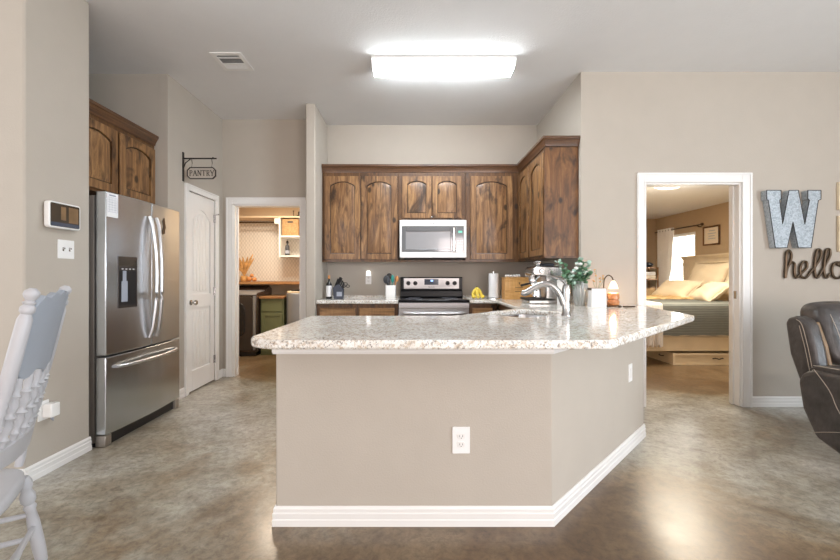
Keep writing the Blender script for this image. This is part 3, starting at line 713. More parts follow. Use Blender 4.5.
for s_ in (-1, 1):
    y = ymid+s_*.042; pts = []
    for i in range(17):
        q = i/16; pts.append((fxx(y)+.012+.052*math.sin(PI*q)**.55, y+s_*(-.012)*math.sin(PI*q), .70+.96*q))
    B().tube(pts, .0125, 10, 1).build('handle', 'steel_light', ld if s_ < 0 else rd, smooth=True)
pts = [(fxx(ry0+.08+(ry1-ry0-.16)*i/16)+.010+.05*math.sin(PI*i/16)**.45, ry0+.08+(ry1-ry0-.16)*i/16, .545) for i in range(17)]
B().tube(pts, .0125, 10, 1).build('handle', 'steel_light', fd, smooth=True)
# dispenser
yd0, yd1 = 2.835, 3.015
def dsl(y0_, y1_, z0_, z1_, d_, x0_=-2.15):
    return ([(x0_, y0_), (fxx(y0_)+d_, y0_), (fxx(y1_)+d_, y1_), (x0_, y1_)], z0_, z1_)
dp = B()
for q in ((yd0, yd1, 1.225, 1.33), (yd0, yd0+.008, .97, 1.225), (yd1-.008, yd1, .97, 1.225), (yd0, yd1, .955, .972)): dp.prism(*dsl(*q, .0035))
dpo = dp.build('dispenser', 'washer_grey', ld)
B().prism(*dsl(yd0+.008, yd1-.008, .972, 1.225, .0015)).build('cavity', 'black_plastic', dpo)
B().prism(*dsl(yd0+.006, yd1-.006, 1.262, 1.326, .005)).build('panel', 'screen_glass', dpo)
b = B()
for i in range(4): b.prism(*dsl(yd0+.03+i*.035, yd0+.045+i*.035, 1.235, 1.242, .005))
b.build('buttons', 'paper', dpo)
B().prism(*dsl(yd0+.03, yd0+.085, 1.0, 1.15, .004)).prism(*dsl(yd0+.042, yd0+.073, 1.15, 1.225, .004)).build('lever_paddle', 'grey_ink', dpo)
# french door gap line is real; brand badge mark
t = tag(B().prism([(3.315, 1.545), (3.34, 1.60), (3.325, 1.65), (3.35, 1.68), (3.36, 1.63), (3.372, 1.60), (3.355, 1.57), (3.36, 1.55), (3.33, 1.538)], 0, .003, lambda u, v, w: (fxx(u)+.001+w, u, v)).build('fridge_magnet', 'bronze'), 'small dark bird-like magnet on right refrigerator door', 'magnet')
t = thing('calendar_sheet', (-2.1, 2.785, 1.68), 'white printed calendar sheet stuck to upper left refrigerator door', 'paper')
yy0, yy1 = 2.74, 2.835
P = lambda y, z, d_: (fxx(y)+d_, y, z)
B().loft([[P(yy0, 1.60, .001), P(yy1, 1.60, .001), P(yy1, 1.768, .001), P(yy0, 1.768, .001)], [P(yy0, 1.60, .0025), P(yy1, 1.60, .0025), P(yy1, 1.768, .0025), P(yy0, 1.768, .0025)]]).build('sheet', 'paper', t)
b = B()
def strip(y0_, y1_, z0_, z1_):
    b.loft([[P(y0_, z0_, .0024), P(y1_, z0_, .0024), P(y1_, z1_, .0024), P(y0_, z1_, .0024)], [P(y0_, z0_, .0032), P(y1_, z0_, .0032), P(y1_, z1_, .0032), P(y0_, z1_, .0032)]])
for i in range(7): strip(yy0+.008, yy1-.008, 1.635+i*.017, 1.6362+i*.017)
for i in range(7): strip(yy0+.008+i*.0130, yy0+.0092+i*.0130, 1.635, 1.737)
strip(yy0+.02, yy1-.02, 1.747, 1.757)
b.build('printed_grid', 'grey_ink', t)

# ------------------------------------------------------------ wall items on left wall (X=-2.2)
t = thing('smart_display', (-2.2, 2.49, 1.56), 'white-framed wall smart display above the light switch', 'smart display')
fdx = lambda u, v, w: (-2.2+w, u, v)
B().prism(rrect(2.385, 2.565, 1.50, 1.60, .01), 0, .014, fdx).build('wall_mount', 'peach', t)
B().prism(rrect(2.350, 2.575, 1.478, 1.638, .018), .014, .045, fdx).build('housing', 'white_plastic', t, bevel=.004)
sc = B().prism(rrect(2.360, 2.565, 1.488, 1.628, .008), .045, .0465, fdx).build('screen', 'screen_glass', t)
b = B().prism([(2.363, 1.491), (2.562, 1.491), (2.562, 1.513), (2.363, 1.513)], .0465, .047, fdx); b.build('screen_footer', 'screen_blue', sc)
B().prism([(2.485, 1.518), (2.555, 1.518), (2.555, 1.615), (2.485, 1.615)], .0465, .047, fdx).prism([(2.43, 1.53), (2.465, 1.53), (2.465, 1.612), (2.43, 1.612)], .0465, .047, fdx).build('screen_image', 'leather_tan', sc)
plate('light_switch', (-2.2, 2.515, 1.355), (0, 1, 0), (1, 0, 0), 'white double light switch under the smart display', 'light switch', 'switch', .118, .118, gang=2)
t = plate('wall_outlet', (-2.2, 2.36, .385), (0, 1, 0), (1, 0, 0), 'white outlet low on wall behind the chair', 'outlet')
t = thing('plug_adapter', (-2.19, 2.375, .37), 'white plug-in adapter with short cord in low outlet behind chair', 'adapter')
box(-2.1915, -2.135, 2.345, 2.405, .345, .425).build('adapter_body', 'white_plastic', t, bevel=.006)
B().tube([(-2.165, 2.37, .346), (-2.165, 2.38, .325), (-2.17, 2.395, .315), (-2.175, 2.40, .33)], .004).build('cord', 'grey_ink', t, smooth=True)
# back wall outlet + night light
plate('wall_outlet', (-.536, 4.88, 1.15), (1, 0, 0), (0, -1, 0), 'white outlet on back wall between knife block and crock', 'outlet', w=.072, h=.118)
t = thing('night_light', (-.536, 4.87, 1.2), 'small glowing white night light plugged into backsplash outlet', 'night light')
B().box(-.561, -.511, 4.845, 4.8715, 1.175, 1.20).build('housing', 'white_plastic', t, bevel=.003)
B().box(-.558, -.514, 4.850, 4.868, 1.20, 1.255).build('lamp_lens', 'night_light', t, bevel=.005)
plate('wall_outlet', (1.0, 4.88, 1.15), (1, 0, 0), (0, -1, 0), 'white outlet on back wall behind the paper towel roll', 'outlet')

# ------------------------------------------------------------ pantry sign (projects from pantry wall)
t = thing('pantry_sign', (-2.25, 3.89, 2.26), 'hanging iron bracket sign reading PANTRY above the pantry door', 'sign')
sy = 3.89
B().box(-2.25, -2.243, sy-.012, sy+.012, 2.12, 2.405).build('wall_plate', 'iron', t)
B().box(-2.243, -1.925, sy-.005, sy+.005, 2.338, 2.350).tube([(-2.243, sy, 2.25), (-2.225, sy, 2.30), (-2.175, sy, 2.34)], .005).ball((-1.925, sy, 2.344), .008).ball((-1.955, sy, 2.352), .007).build('bracket_arm', 'iron', t)
for x in (-2.165, -1.968): B().tube([(x, sy, 2.34), (x+.006, sy, 2.30), (x, sy, 2.257)], .003).build('chain', 'iron', t)
def oct_(x0, x1, z0, z1, c): return [(x0+c, z0), (x1-c, z0), (x1, z0+c), (x1, z1-c), (x1-c, z1), (x0+c, z1), (x0, z1-c), (x0, z0+c)]
fy = lambda u, v, w: (u, w, v)
ou = oct_(-2.208, -1.925, 2.142, 2.258, .028); inn = oct_(-2.200, -1.933, 2.150, 2.250, .025)
B().loft([[(x, sy-.006, z) for x, z in inn], [(x, sy-.006, z) for x, z in ou], [(x, sy+.006, z) for x, z in ou], [(x, sy+.006, z) for x, z in inn], [(x, sy-.006, z) for x, z in inn]], False).build('rim', 'iron', t)
B().prism(inn, sy-.001, sy+.001, fy).build('board', 'wall_paint', t)
# serif letters
def seg(b, p, q, w, y0_, y1_):
    p, q = Vector(p), Vector(q); n_ = (q-p).normalized(); n_ = Vector((-n_.y, n_.x))*w/2
    b.prism([tuple(p-n_), tuple(q-n_), tuple(q+n_), tuple(p+n_)], y0_, y1_, fy)
L = B(); lx = -2.184; lz = 2.175; lh = .052; lw = .030; st_ = .0065
def serif(x, z): seg(L, (x-.007, z), (x+.007, z), .003, sy-.004, sy-.001)
def P_(x, r=False):
    seg(L, (x+.005, lz), (x+.005, lz+lh), st_, sy-.004, sy-.001); serif(x+.005, lz); seg(L, (x-.002, lz+lh), (x+.016, lz+lh), .003, sy-.004, sy-.001)
    a = [(x+.014+.011*math.cos(t_), lz+lh-.0135+.0135*math.sin(t_)) for t_ in [PI/2-PI*i/6 for i in range(7)]]
    for u, v in zip(a, a[1:]): seg(L, u, v, .005, sy-.004, sy-.001)
    seg(L, (x+.005, lz+lh-.027), (x+.014, lz+lh-.027), .003, sy-.004, sy-.001)
    if r: seg(L, (x+.012, lz+lh-.027), (x+.027, lz), .006, sy-.004, sy-.001); serif(x+.027, lz)
P_(lx)
x = lx+.038; seg(L, (x, lz), (x+.015, lz+lh), .004, sy-.004, sy-.001); seg(L, (x+.015, lz+lh), (x+.031, lz), .007, sy-.004, sy-.001); seg(L, (x+.006, lz+.018), (x+.025, lz+.018), .003, sy-.004, sy-.001); serif(x, lz); serif(x+.031, lz)
x = lx+.083; seg(L, (x, lz), (x, lz+lh), .004, sy-.004, sy-.001); seg(L, (x, lz+lh), (x+.028, lz), .007, sy-.004, sy-.001); seg(L, (x+.028, lz), (x+.028, lz+lh), .004, sy-.004, sy-.001); serif(x, lz); serif(x, lz+lh); serif(x+.028, lz+lh)
x = lx+.122; seg(L, (x, lz+lh), (x+.036, lz+lh), .004, sy-.004, sy-.001); seg(L, (x+.018, lz), (x+.018, lz+lh), st_, sy-.004, sy-.001); serif(x+.018, lz); seg(L, (x, lz+lh), (x, lz+lh-.012), .003, sy-.004, sy-.001); seg(L, (x+.036, lz+lh), (x+.036, lz+lh-.012), .003, sy-.004, sy-.001)
P_(lx+.167, True)
x = lx+.205; seg(L, (x, lz+lh), (x+.017, lz+.022), .007, sy-.004, sy-.001); seg(L, (x+.034, lz+lh), (x+.017, lz+.022), .004, sy-.004, sy-.001); seg(L, (x+.017, lz), (x+.017, lz+.024), st_, sy-.004, sy-.001); serif(x, lz+lh); serif(x+.034, lz+lh); serif(x+.017, lz)
L.build('lettering', 'iron', t)

# ------------------------------------------------------------ wall letters
t = thing('letter_w', (3.42, 3.58, 1.7), 'large galvanized metal block letter W on wall above hello', 'wall letter')
def wpx(u, v): return (3.178+(u-83)/283*.486, 1.957-(v-53)/288*.515)
wp = [(83, 53), (158, 53), (158, 98), (150, 102), (166, 222), (200, 53), (248, 53), (282, 224), (306, 102), (298, 96), (298, 53), (366, 53), (366, 98), (352, 104), (315, 341), (248, 341), (220, 212), (190, 341), (128, 341), (92, 104), (83, 98)]
wp = [wpx(*q) for q in wp][::-1]
B().prism(wp, 3.548, 3.609, lambda u, v, w: (u, w, v)).build('letter_body', 'galvanized', t, bevel=.0015)
cx_ = sum(q[0] for q in wp)/len(wp)
b = B()
for i in range(len(wp)):
    a_, c_ = wp[i], wp[(i+1) % len(wp)]; b.tube([(a_[0], 3.548, a_[1]), (c_[0], 3.548, c_[1])], .0032, 6)
b.build('edge_rim', 'iron', t)
t = tag(B().box(3.868, 4.15, 3.585, 3.609, 1.41, 1.735).box(3.868, 4.15, 3.585, 3.609, 1.79, 2.04).box(3.95, 4.06, 3.598, 3.609, 1.735, 1.79).build('wall_art', 'cream_wood', bevel=.003), 'cream wood wall decor right of letter W at the photo edge', 'wall decor')

# hello script sign
t = thing('hello_sign', (3.7, 3.59, 1.3), 'dark brown metal script word hello below letter W', 'wall sign')
def hp_(u, v): return ((750+u/5.09-412)*3.59/396, 3.592, 1.18-(180+v/5.09-277)*3.59/396)
def spline(pts, n=6):
    out = []
    P = [Vector(q) for q in pts]; P = [P[0]]+P+[P[-1]]
    for i in range(1, len(P)-2):
        for k in range(n):
            s_ = k/n; p0, p1, p2, p3 = P[i-1:i+3]
            out.append(.5*((2*p1)+(p2-p0)*s_+(2*p0-5*p1+4*p2-p3)*s_*s_+(3*p1-p0-3*p2+p3)*s_**3))
    out.append(P[-1]); return out
strokes = {
 'letter_h': [(178, 470), (200, 430), (212, 385), (200, 358), (186, 375), (184, 430), (180, 500), (190, 450), (212, 418), (228, 430), (226, 470), (236, 498), (250, 485)],
 'letter_e': [(250, 485), (268, 470), (290, 445), (288, 418), (270, 418), (256, 450), (262, 490), (285, 498), (308, 470)],
 'letter_l': [(308, 470), (340, 430), (362, 385), (358, 356), (342, 360), (332, 410), (330, 470), (342, 498), (360, 475)],
 'letter_l_second': [(360, 475), (385, 430), (408, 385), (406, 354), (390, 358), (380, 410), (378, 470), (390, 498), (408, 475)],
 'letter_o': [(455, 418), (430, 425), (418, 455), (426, 490), (450, 500), (475, 480), (478, 440), (460, 418), (448, 430), (480, 440), (500, 430)]}
for nm, st in strokes.items():
    pts = [hp_(*q) for q in spline(st, 6)] if False else [Vector(hp_(q.x, q.y)) for q in spline([(u, v) for u, v in st], 6)]
    B().tube(pts, .0105, 8, 1.0, up=(0, 1, 0)).build(nm.replace('_second', ''), 'bronze', t, smooth=True)

# ------------------------------------------------------------ counter items
t = thing('oil_bottle', (-.96, 4.58, .93), 'dark bottle with white label and orange-brown cap beside knife block', 'bottle')
B().lathe([(.033, .93), (.034, .935), (.034, 1.09), (.028, 1.11), (.012, 1.13), (.011, 1.165)], (-.96, 4.58, 0)).build('bottle_body', 'black_glass', t, smooth=True)
B().lathe([(.0347, .955), (.0347, 1.08)], (-.96, 4.58, 0), cap=False).build('label_wrap', 'paper', t, smooth=True)
B().lathe([(.014, 1.16), (.014, 1.19), (.010, 1.20)], (-.96, 4.58, 0)).build('cap', 'orange_wood', t, smooth=True)

t = thing('knife_block', (-.845, 4.56, .93), 'dark blue slanted knife block with knives on left back counter', 'knife block')
B().prism([(-.895, .93), (-.79, .93), (-.785, 1.04), (-.84, 1.10), (-.905, 1.06)], 4.52, 4.60, fy).build('block', 'navy_block', t, bevel=.004)
box(-.86, -.80, 4.516, 4.52, .96, 1.01).build('emblem', 'grey_ink', t)
for i, (x, z, l) in enumerate(((-.888, 1.075, .10), (-.868, 1.085, .11), (-.85, 1.092, .09), (-.83, 1.075, .075), (-.812, 1.06, .07))):
    for yo in ((4.54, 4.58) if i < 3 else (4.56,)):
        h_ = B().tube([(x, yo, z-.01), (x+l*.30, yo, z+l*.55), (x+l*.42, yo, z+l*.85)], [.008, .009, .011], 8).build('knife_handle', 'black_plastic', t, smooth=True)
sc_ = B()
for cxx, czz in ((-.762, 1.10), (-.738, 1.075)):
    ringp = [(cxx+.020*math.cos(2*PI*i/14), 4.55, czz+.014*math.sin(2*PI*i/14)) for i in range(15)]
    sc_.tube(ringp, .004, 6, up=(0, 1, 0))
sc_.tube([(-.80, 4.55, 1.05), (-.775, 4.55, 1.09)], .005).tube([(-.80, 4.55, 1.05), (-.755, 4.55, 1.075)], .005)
sc_.build('scissors', 'black_plastic', t, smooth=True)

t = thing('utensil_crock', (-.245, 4.56, .93), 'white square ceramic crock left of the range', 'crock')
b = B(); h_ = .155; a_ = .058
b.loft([[(-.245+u, 4.56+v, z) for u, v in rrect(-r, r, -r, r, .012)] for r, z in ((a_-.006, .93), (a_-.003, .935), (a_, .99), (a_, 1.085), (a_-.006, 1.085), (a_-.008, .95))])
b.build('crock_body', 'white_plastic', t, smooth=True)
def utensil(name, top, mat, head, label, cat):
    tt = thing(name, (-.245, 4.56, .955), label, cat, None)
    base = Vector((-.245+top[0]*.25, 4.56+top[1]*.25, .96)); tp = Vector((-.245+top[0], 4.56+top[1], top[2]))
    B().tube([base, base.lerp(tp, .5), tp], .006).build('handle', mat, tt, smooth=True)
    B().ball(tp+Vector((top[0]*.1, 0, .02)), 1, *head).build('head', mat, tt, smooth=True)
utensil('ladle', (-.045, 0, 1.13), 'charcoal', (.036, .012, .05), 'dark grey ladle standing at left of white crock', 'ladle')
utensil('spatula', (-.015, .02, 1.17), 'black_plastic', (.034, .008, .035), 'black spatula at back of white crock', 'spatula')
utensil('serving_spoon', (.02, -.01, 1.14), 'teal', (.020, .010, .045), 'teal spoon standing in white crock', 'spoon')
utensil('slotted_spoon', (-.03, -.022, 1.13), 'charcoal', (.022, .010, .04), 'charcoal spoon at front of white crock', 'spoon')
utensil('wooden_spoon', (.065, .01, 1.14), 'orange_wood', (.020, .010, .035), 'orange wooden spoon leaning right in white crock', 'spoon')

# bananas: one bunch, joined at the stem
t = thing('banana_bunch', (.745, 4.55, .93), 'small bunch of yellow bananas right of the range', 'bananas')
for k, (ax, top, end) in enumerate((((.705, 4.53), (.745, 4.56), (.715, 4.49)), ((.745, 4.52), (.745, 4.56), (.76, 4.475)), ((.785, 4.535), (.748, 4.56), (.825, 4.51)), ((.715, 4.565), (.742, 4.56), (.69, 4.55)))):
    pts = spline([(top[0], top[1], 1.055), ((top[0]+ax[0])/2+(ax[0]-top[0])*.25, (top[1]+ax[1])/2, 1.02), (ax[0]+(ax[0]-top[0])*.25, ax[1], .975), ((ax[0]+end[0])/2, (ax[1]+end[1])/2, .95), (end[0], end[1], .965)], 4)
    n = len(pts); rs = [.006+.013*math.sin(PI*min(1, (i/(n-1))*.9+.08))**.6 for i in range(n)]
    B().tube(pts, rs, 8).build('banana', 'banana', t, smooth=True)
B().tube([(.745, 4.56, 1.045), (.748, 4.562, 1.075)], [.010, .007]).build('stem', 'banana_tip', t)

t = thing('paper_towel_holder', (.938, 4.56, .93), 'upright chrome holder with white paper towel roll on back counter', 'paper towel holder')
px_, py_ = .938, 4.56
B().lathe([(.078, .93), (.078, .94), (.05, .945)], (px_, py_, 0), n=28).build('base', 'chrome', t, smooth=True)
B().cyl((px_, py_, .945), (px_, py_, 1.235), .007).ball((px_, py_, 1.243), .012).build('pole', 'chrome', t, smooth=True)
B().tube([(px_+.068, py_, .94), (px_+.068, py_, 1.17), (px_+.060, py_, 1.18)], .0035).build('tension_arm', 'chrome', t)
r_ = B().lathe([(.018, .947), (.056, .947), (.056, 1.222), (.018, 1.222)], (px_, py_, 0), n=32).build('paper_towel_roll', 'paper', None, smooth=True)
tag(r_, 'white paper towel roll standing on the chrome holder', 'paper towels')

# wooden bread box
t = thing('bread_box', (1.17, 4.42, .93), 'honey coloured wooden box with small printed marks beside paper towels', 'wooden box')
wx0, wx1, wy0, wy1, wz1 = 1.035, 1.345, 4.40, 4.58, 1.165
b = B().box(wx0, wx1, wy0, wy0+.012, .93, wz1).box(wx0, wx1, wy1-.012, wy1, .93, wz1).box(wx0, wx0+.012, wy0+.012, wy1-.012, .93, wz1).box(wx1-.012, wx1, wy0+.012, wy1-.012, .93, wz1).box(wx0+.012, wx1-.012, wy0+.012, wy1-.012, .93, .94)
b.build('box_body', 'wood_honey', t, bevel=.003)
box(wx0-.004, wx1+.004, wy0-.004, wy1, wz1, wz1+.012).build('lid', 'wood_honey', t, bevel=.003)
b = B()
b.prism([(1.182, 1.115), (1.192, 1.12), (1.205, 1.118), (1.198, 1.11), (1.196, 1.095), (1.190, 1.095), (1.190, 1.108)], wy0-.0015, wy0, fy)
for i in range(7): b.box(1.15+i*.012, 1.158+i*.012, wy0-.0015, wy0, 1.060, 1.068)
for i in range(8): b.box(1.145+i*.012, 1.153+i*.012, wy0-.0015, wy0, 1.015, 1.024)
b.build('printed_marks', 'bronze', t)
for k in range(6):
    x = 1.07+k*.03
    sh = tag(B().ball((x, 4.50+.012*(k % 2), wz1+.012+.015), .017, 1, 1, .9, 12, 8).build('white_shell' if False else 'garlic_bulb', 'paper', smooth=True), 'white rounded bulb in the row on top of the honey wooden box', 'garlic bulb', 'white bulbs on the wooden box')
t = thing('clear_bottle', (1.315, 4.50, 1.177), 'small clear bottle with dark stopper on right end of wooden box', 'bottle')
B().lathe([(.026, 1.178), (.027, 1.19), (.026, 1.235), (.010, 1.25), (.009, 1.275)], (1.315, 4.50, 0)).build('bottle_body', 'glass', t, smooth=True)
B().lathe([(.011, 1.270), (.012, 1.29), (.006, 1.295)], (1.315, 4.50, 0)).build('stopper', 'iron', t, smooth=True)
B().lathe([(.0275, 1.195), (.0275, 1.225)], (1.315, 4.50, 0), cap=False).build('label_band', 'paper', t, smooth=True)

# espresso machine (faces -X)
t = thing('espresso_machine', (1.27, 3.74, .93), 'stainless espresso machine with cups on top beside the wooden box', 'espresso machine')
ex0, ex1, ey0, ey1 = 1.10, 1.40, 3.68, 3.95
B().box(1.245, ex1, ey0, ey1, .975, 1.20).build('rear_housing', 'nickel', t, bevel=.012)
B().prism([(1.12, 1.215), (1.14, 1.195), (1.40, 1.175), (1.40, 1.275), (1.17, 1.285), (1.125, 1.26)], ey0-.004, ey1+.004, fy).build('top_housing', 'nickel', t, bevel=.012)
B().box(1.09, ex1-.01, ey0, ey1, .93, .965).build('base', 'nickel', t, bevel=.008)
B().box(1.075, 1.24, ey0+.01, ey1-.01, .965, .982).build('drip_tray', 'iron', t, bevel=.003)
B().lathe([(.040, 0), (.040, .03), (.035, .045), (.034, .055)], (1.16, 3.80, 1.14), (0, 0, 1)).build('group_head', 'chrome', t, smooth=True)
pf = B().lathe([(.036, 0), (.036, .022), (.030, .030)], (1.16, 3.80, 1.108)).build('portafilter', 'chrome', t, smooth=True)
B().tube([(1.13, 3.79, 1.12), (1.08, 3.76, 1.11), (1.03, 3.73, 1.10)], [.008, .011, .012]).build('handle', 'black_plastic', pf, smooth=True)
B().tube([(1.20, ey0+.02, 1.20), (1.15, ey0, 1.15), (1.14, ey0-.01, 1.06), (1.13, ey0-.015, 1.00)], .006).build('steam_wand', 'chrome', t, smooth=True)
B().lathe([(.022, 0), (.022, .008), (.018, .022)], (1.20, ey0-.004, 1.235), (0, -1, 0)).build('gauge', 'chrome', t, smooth=True)
B().lathe([(.020, 0), (.018, .025)], (1.29, ey0-.004, 1.23), (0, -1, 0)).build('knob', 'chrome', t, smooth=True)
B().lathe([(.045, 1.278), (.058, 1.29), (.060, 1.305), (.045, 1.312)], (1.315, 3.83, 0)).build('bean_hopper', 'charcoal', t, smooth=True)
c0 = thing('milk_jug', (1.19, 3.76, .982), 'small chrome milk jug on espresso machine drip tray', 'jug')
B().lathe([(.036, .9825), (.038, .99), (.033, 1.03), (.030, 1.06), (.032, 1.065), (.028, 1.064), (.028, 1.0)], (1.19, 3.76, 0)).build('jug_body', 'chrome', c0, smooth=True)
B().tube([(1.155, 3.755, 1.05), (1.135, 3.75, 1.045), (1.135, 3.75, 1.01), (1.155, 3.755, 1.0)], .004).build('handle', 'chrome', c0, smooth=True)
for k, (x, y, lb) in enumerate(((1.195, 3.75, 'front left dark cup on espresso machine top'), (1.235, 3.87, 'rear dark cup on espresso machine top'))):
    cc = thing('espresso_cup', (x, y, 1.285), lb, 'cup', 'cups on the espresso machine')
    B().lathe([(.020, 1.286), (.030, 1.30), (.033, 1.33), (.030, 1.33), (.027, 1.30)], (x, y, 0)).build('cup_body', 'charcoal' if k else 'chrome', cc, smooth=True)
    B().tube([(x-.030, y, 1.322), (x-.046, y, 1.318), (x-.044, y, 1.303), (x-.028, y, 1.302)], .003).build('handle', 'charcoal' if k else 'chrome', cc, smooth=True)

# white canister beside the faucet
t = thing('white_canister', (1.345, 3.55, .93), 'plain white cylindrical canister between espresso machine and leafy vase', 'canister')
B().lathe([(.040, .93), (.042, .935), (.042, 1.13), (.040, 1.135)], (1.345, 3.55, 0), n=24).build('canister_body', 'white_plastic', t, smooth=True)
B().lathe([(.043, 1.136), (.043, 1.150), (.030, 1.158)], (1.345, 3.55, 0), n=24).build('lid', 'white_trim', t, smooth=True)

# glass vase + eucalyptus
t = thing('glass_vase', (1.455, 3.42, .93), 'ribbed clear glass vase holding eucalyptus and white blooms', 'vase')
vx, vy = 1.455, 3.42
prof = [(.040, .93), (.044, .935), (.056, .99), (.062, 1.06), (.055, 1.12), (.046, 1.15), (.050, 1.158), (.044, 1.156), (.050, 1.11), (.056, 1.06), (.050, .99), (.038, .945)]
n = 40; rings = []
for r, z in prof: rings.append([(vx+r*(1+.045*(i % 2))*math.cos(2*PI*i/n), vy+r*(1+.045*(i % 2))*math.sin(2*PI*i/n), z) for i in range(n)])
B().loft(rings).build('vase_body', 'vase_glass', t, smooth=True, ang=20)
t = thing('eucalyptus_bouquet', (1.455, 3.42, .95), 'bouquet of green eucalyptus leaves with white blooms in ribbed vase', 'bouquet')
b = B(); lf = B(); pl = B(); fl = B()
def leaf(b, c, dirv, r, n=8, tw=0):
    dirv = Vector(dirv).normalized(); a = dirv.cross(Vector((random.random()-.5, random.random()-.5, random.random()+.2))).normalized(); e = dirv.cross(a)
    c = Vector(c); top = [c+a*r*math.cos(2*PI*i/n)*.95+dirv*0+e*r*.25*math.cos(4*PI*i/n)*.4+dirv*(r+r*math.sin(2*PI*i/n)) for i in range(n)]
    vs = [b.bm.verts.new(q) for q in top]; cen = b.bm.verts.new(c+dirv*r+e*r*.18)
    for i in range(n): b.bm.faces.new((vs[i], vs[(i+1) % n], cen))
for k in range(26):
    an = 2*PI*k/26+random.random()*.4; sp = .03+.12*random.random(); hh = 1.16+.15*random.random()+(.05 if k % 6 == 0 else 0)
    end = Vector((vx-.02+sp*1.15*math.cos(an)*(.45 if math.cos(an) > 0 else 1), vy-.02+sp*math.sin(an)*.8, hh)); st0 = Vector((vx+.01*math.cos(an), vy+.01*math.sin(an), .96)); md = st0.lerp(end, .55)+Vector((0, 0, .03))
    pts = spline([st0, md, end], 5); b.tube(pts, .0018, 5)
    for q in pts[5:]:
        for s_ in range(2):
            dv = Vector((random.uniform(-1, 1), random.uniform(-1, 1), random.uniform(-.3, .8)))
            leaf(pl if (k % 3 == 0) else lf, q, dv, random.uniform(.012, .021))
for k in range(7):
    an = 2*PI*k/7; fl.ball((vx-.01+.05*math.cos(an)*(1+.3*(k % 2)), vy-.02+.04*math.sin(an), 1.22+.035*(k % 3)), .017, 1, 1, .8, 10, 6)
b.build('stems', 'green_leaf', t); lf.build('leaves', 'green_leaf', t); pl.build('pale_leaves', 'pale_leaf', t); fl.build('blooms', 'white_petal', t, smooth=True)

# white planter with dried sprigs
t = thing('white_planter', (1.54, 3.30, .93), 'tall white rectangular planter on counter end left of the copper lamp', 'planter')
b = B(); b.loft([[(1.54+u*s_, 3.30+v*s_, z) for u, v in rrect(-.060, .060, -.04, .04, .006, 2)] for s_, z in ((1.06, .93), (1.0, .99), (1.0, 1.085), (.9, 1.085), (.88, .95))])
b.build('pot_body', 'white_plastic', t, bevel=.001)
B().box(1.478, 1.602, 3.265, 3.335, 1.070, 1.089).build('soil', 'bronze', t)
t = thing('dried_sprigs', (1.54, 3.30, 1.08), 'thin dried sprigs with tan buds rising from white planter', 'dried flowers')
b = B(); bu = B()
for (dx, hz, bn) in ((-.01, .155, 5), (.03, .08, 4), (.055, .09, 3), (-.035, .06, 2)):
    pts = spline([(1.54+dx*.3, 3.30, 1.089), (1.54+dx*.8, 3.295, 1.089+hz*.5), (1.54+dx, 3.29, 1.089+hz)], 5); b.tube(pts, .0016, 5)
    for i in range(bn): q = pts[-1-i]; bu.ball(q+Vector((random.uniform(-.016, .016), 0, random.uniform(-.008, .012))), random.uniform(.005, .010), 1, .7, .8, 8, 6)
b.build('stems', 'green_leaf', t); bu.build('buds', 'dried', t, smooth=True)

# candle warmer lamp
t = thing('candle_lamp', (1.69, 3.35, .93), 'small bronze gooseneck lamp with glowing glass shade at counter end', 'lamp')
lx_, ly_ = 1.69, 3.35
B().lathe([(.075, .93), (.075, .938), (.068, .942)], (lx_, ly_, 0), n=28).build('base', 'bronze', t, smooth=True)
pts = spline([(lx_-.068, ly_, .94), (lx_-.068, ly_, 1.10), (lx_-.060, ly_, 1.165), (lx_-.03, ly_, 1.195), (lx_+.0, ly_, 1.180), (lx_+.012, ly_, 1.15)], 5)
B().tube(pts, .005, 8, up=(0, 1, 0)).build('gooseneck', 'bronze', t, smooth=True)
B().lathe([(.008, 1.15), (.018, 1.14), (.032, 1.11), (.040, 1.08), (.038, 1.08), (.030, 1.11)], (lx_+.012, ly_, 0), n=24, cap=False).build('lamp_shade', 'shade_glow', t, smooth=True)
l_ = bpy.data.lights.new('lamp_bulb', 'POINT'); l_.energy = 1.6; l_.color = (1, .62, .35); l_.shadow_soft_size = .02
lo = bpy.data.objects.new('lamp_bulb', l_); COL.objects.link(lo); lo.parent = t; lo.location = (.012, 0, .14)
t = thing('jar_candle', (1.70, 3.35, .942), 'copper tiered jar candle under the small glowing lamp', 'candle')
B().lathe([(.044, .943), (.048, .950), (.048, .978), (.040, .984), (.040, .992), (.048, .998), (.048, 1.030), (.044, 1.036)], (lx_+.012, ly_, 0), n=28).build('jar', 'wood_copper', t, smooth=True)
B().lathe([(.042, 1.036), (.042, 1.046), (.03, 1.047)], (lx_+.012, ly_, 0), n=24).build('wax', 'candle_glow', t, smooth=True)
tag(B().tube([(1.735, 3.25, .937), (1.79, 3.26, .937), (1.84, 3.27, .937)], .006, 8).build('wood_stick', 'bronze', smooth=True), 'small dark stick lying beside the copper lamp', 'stick')

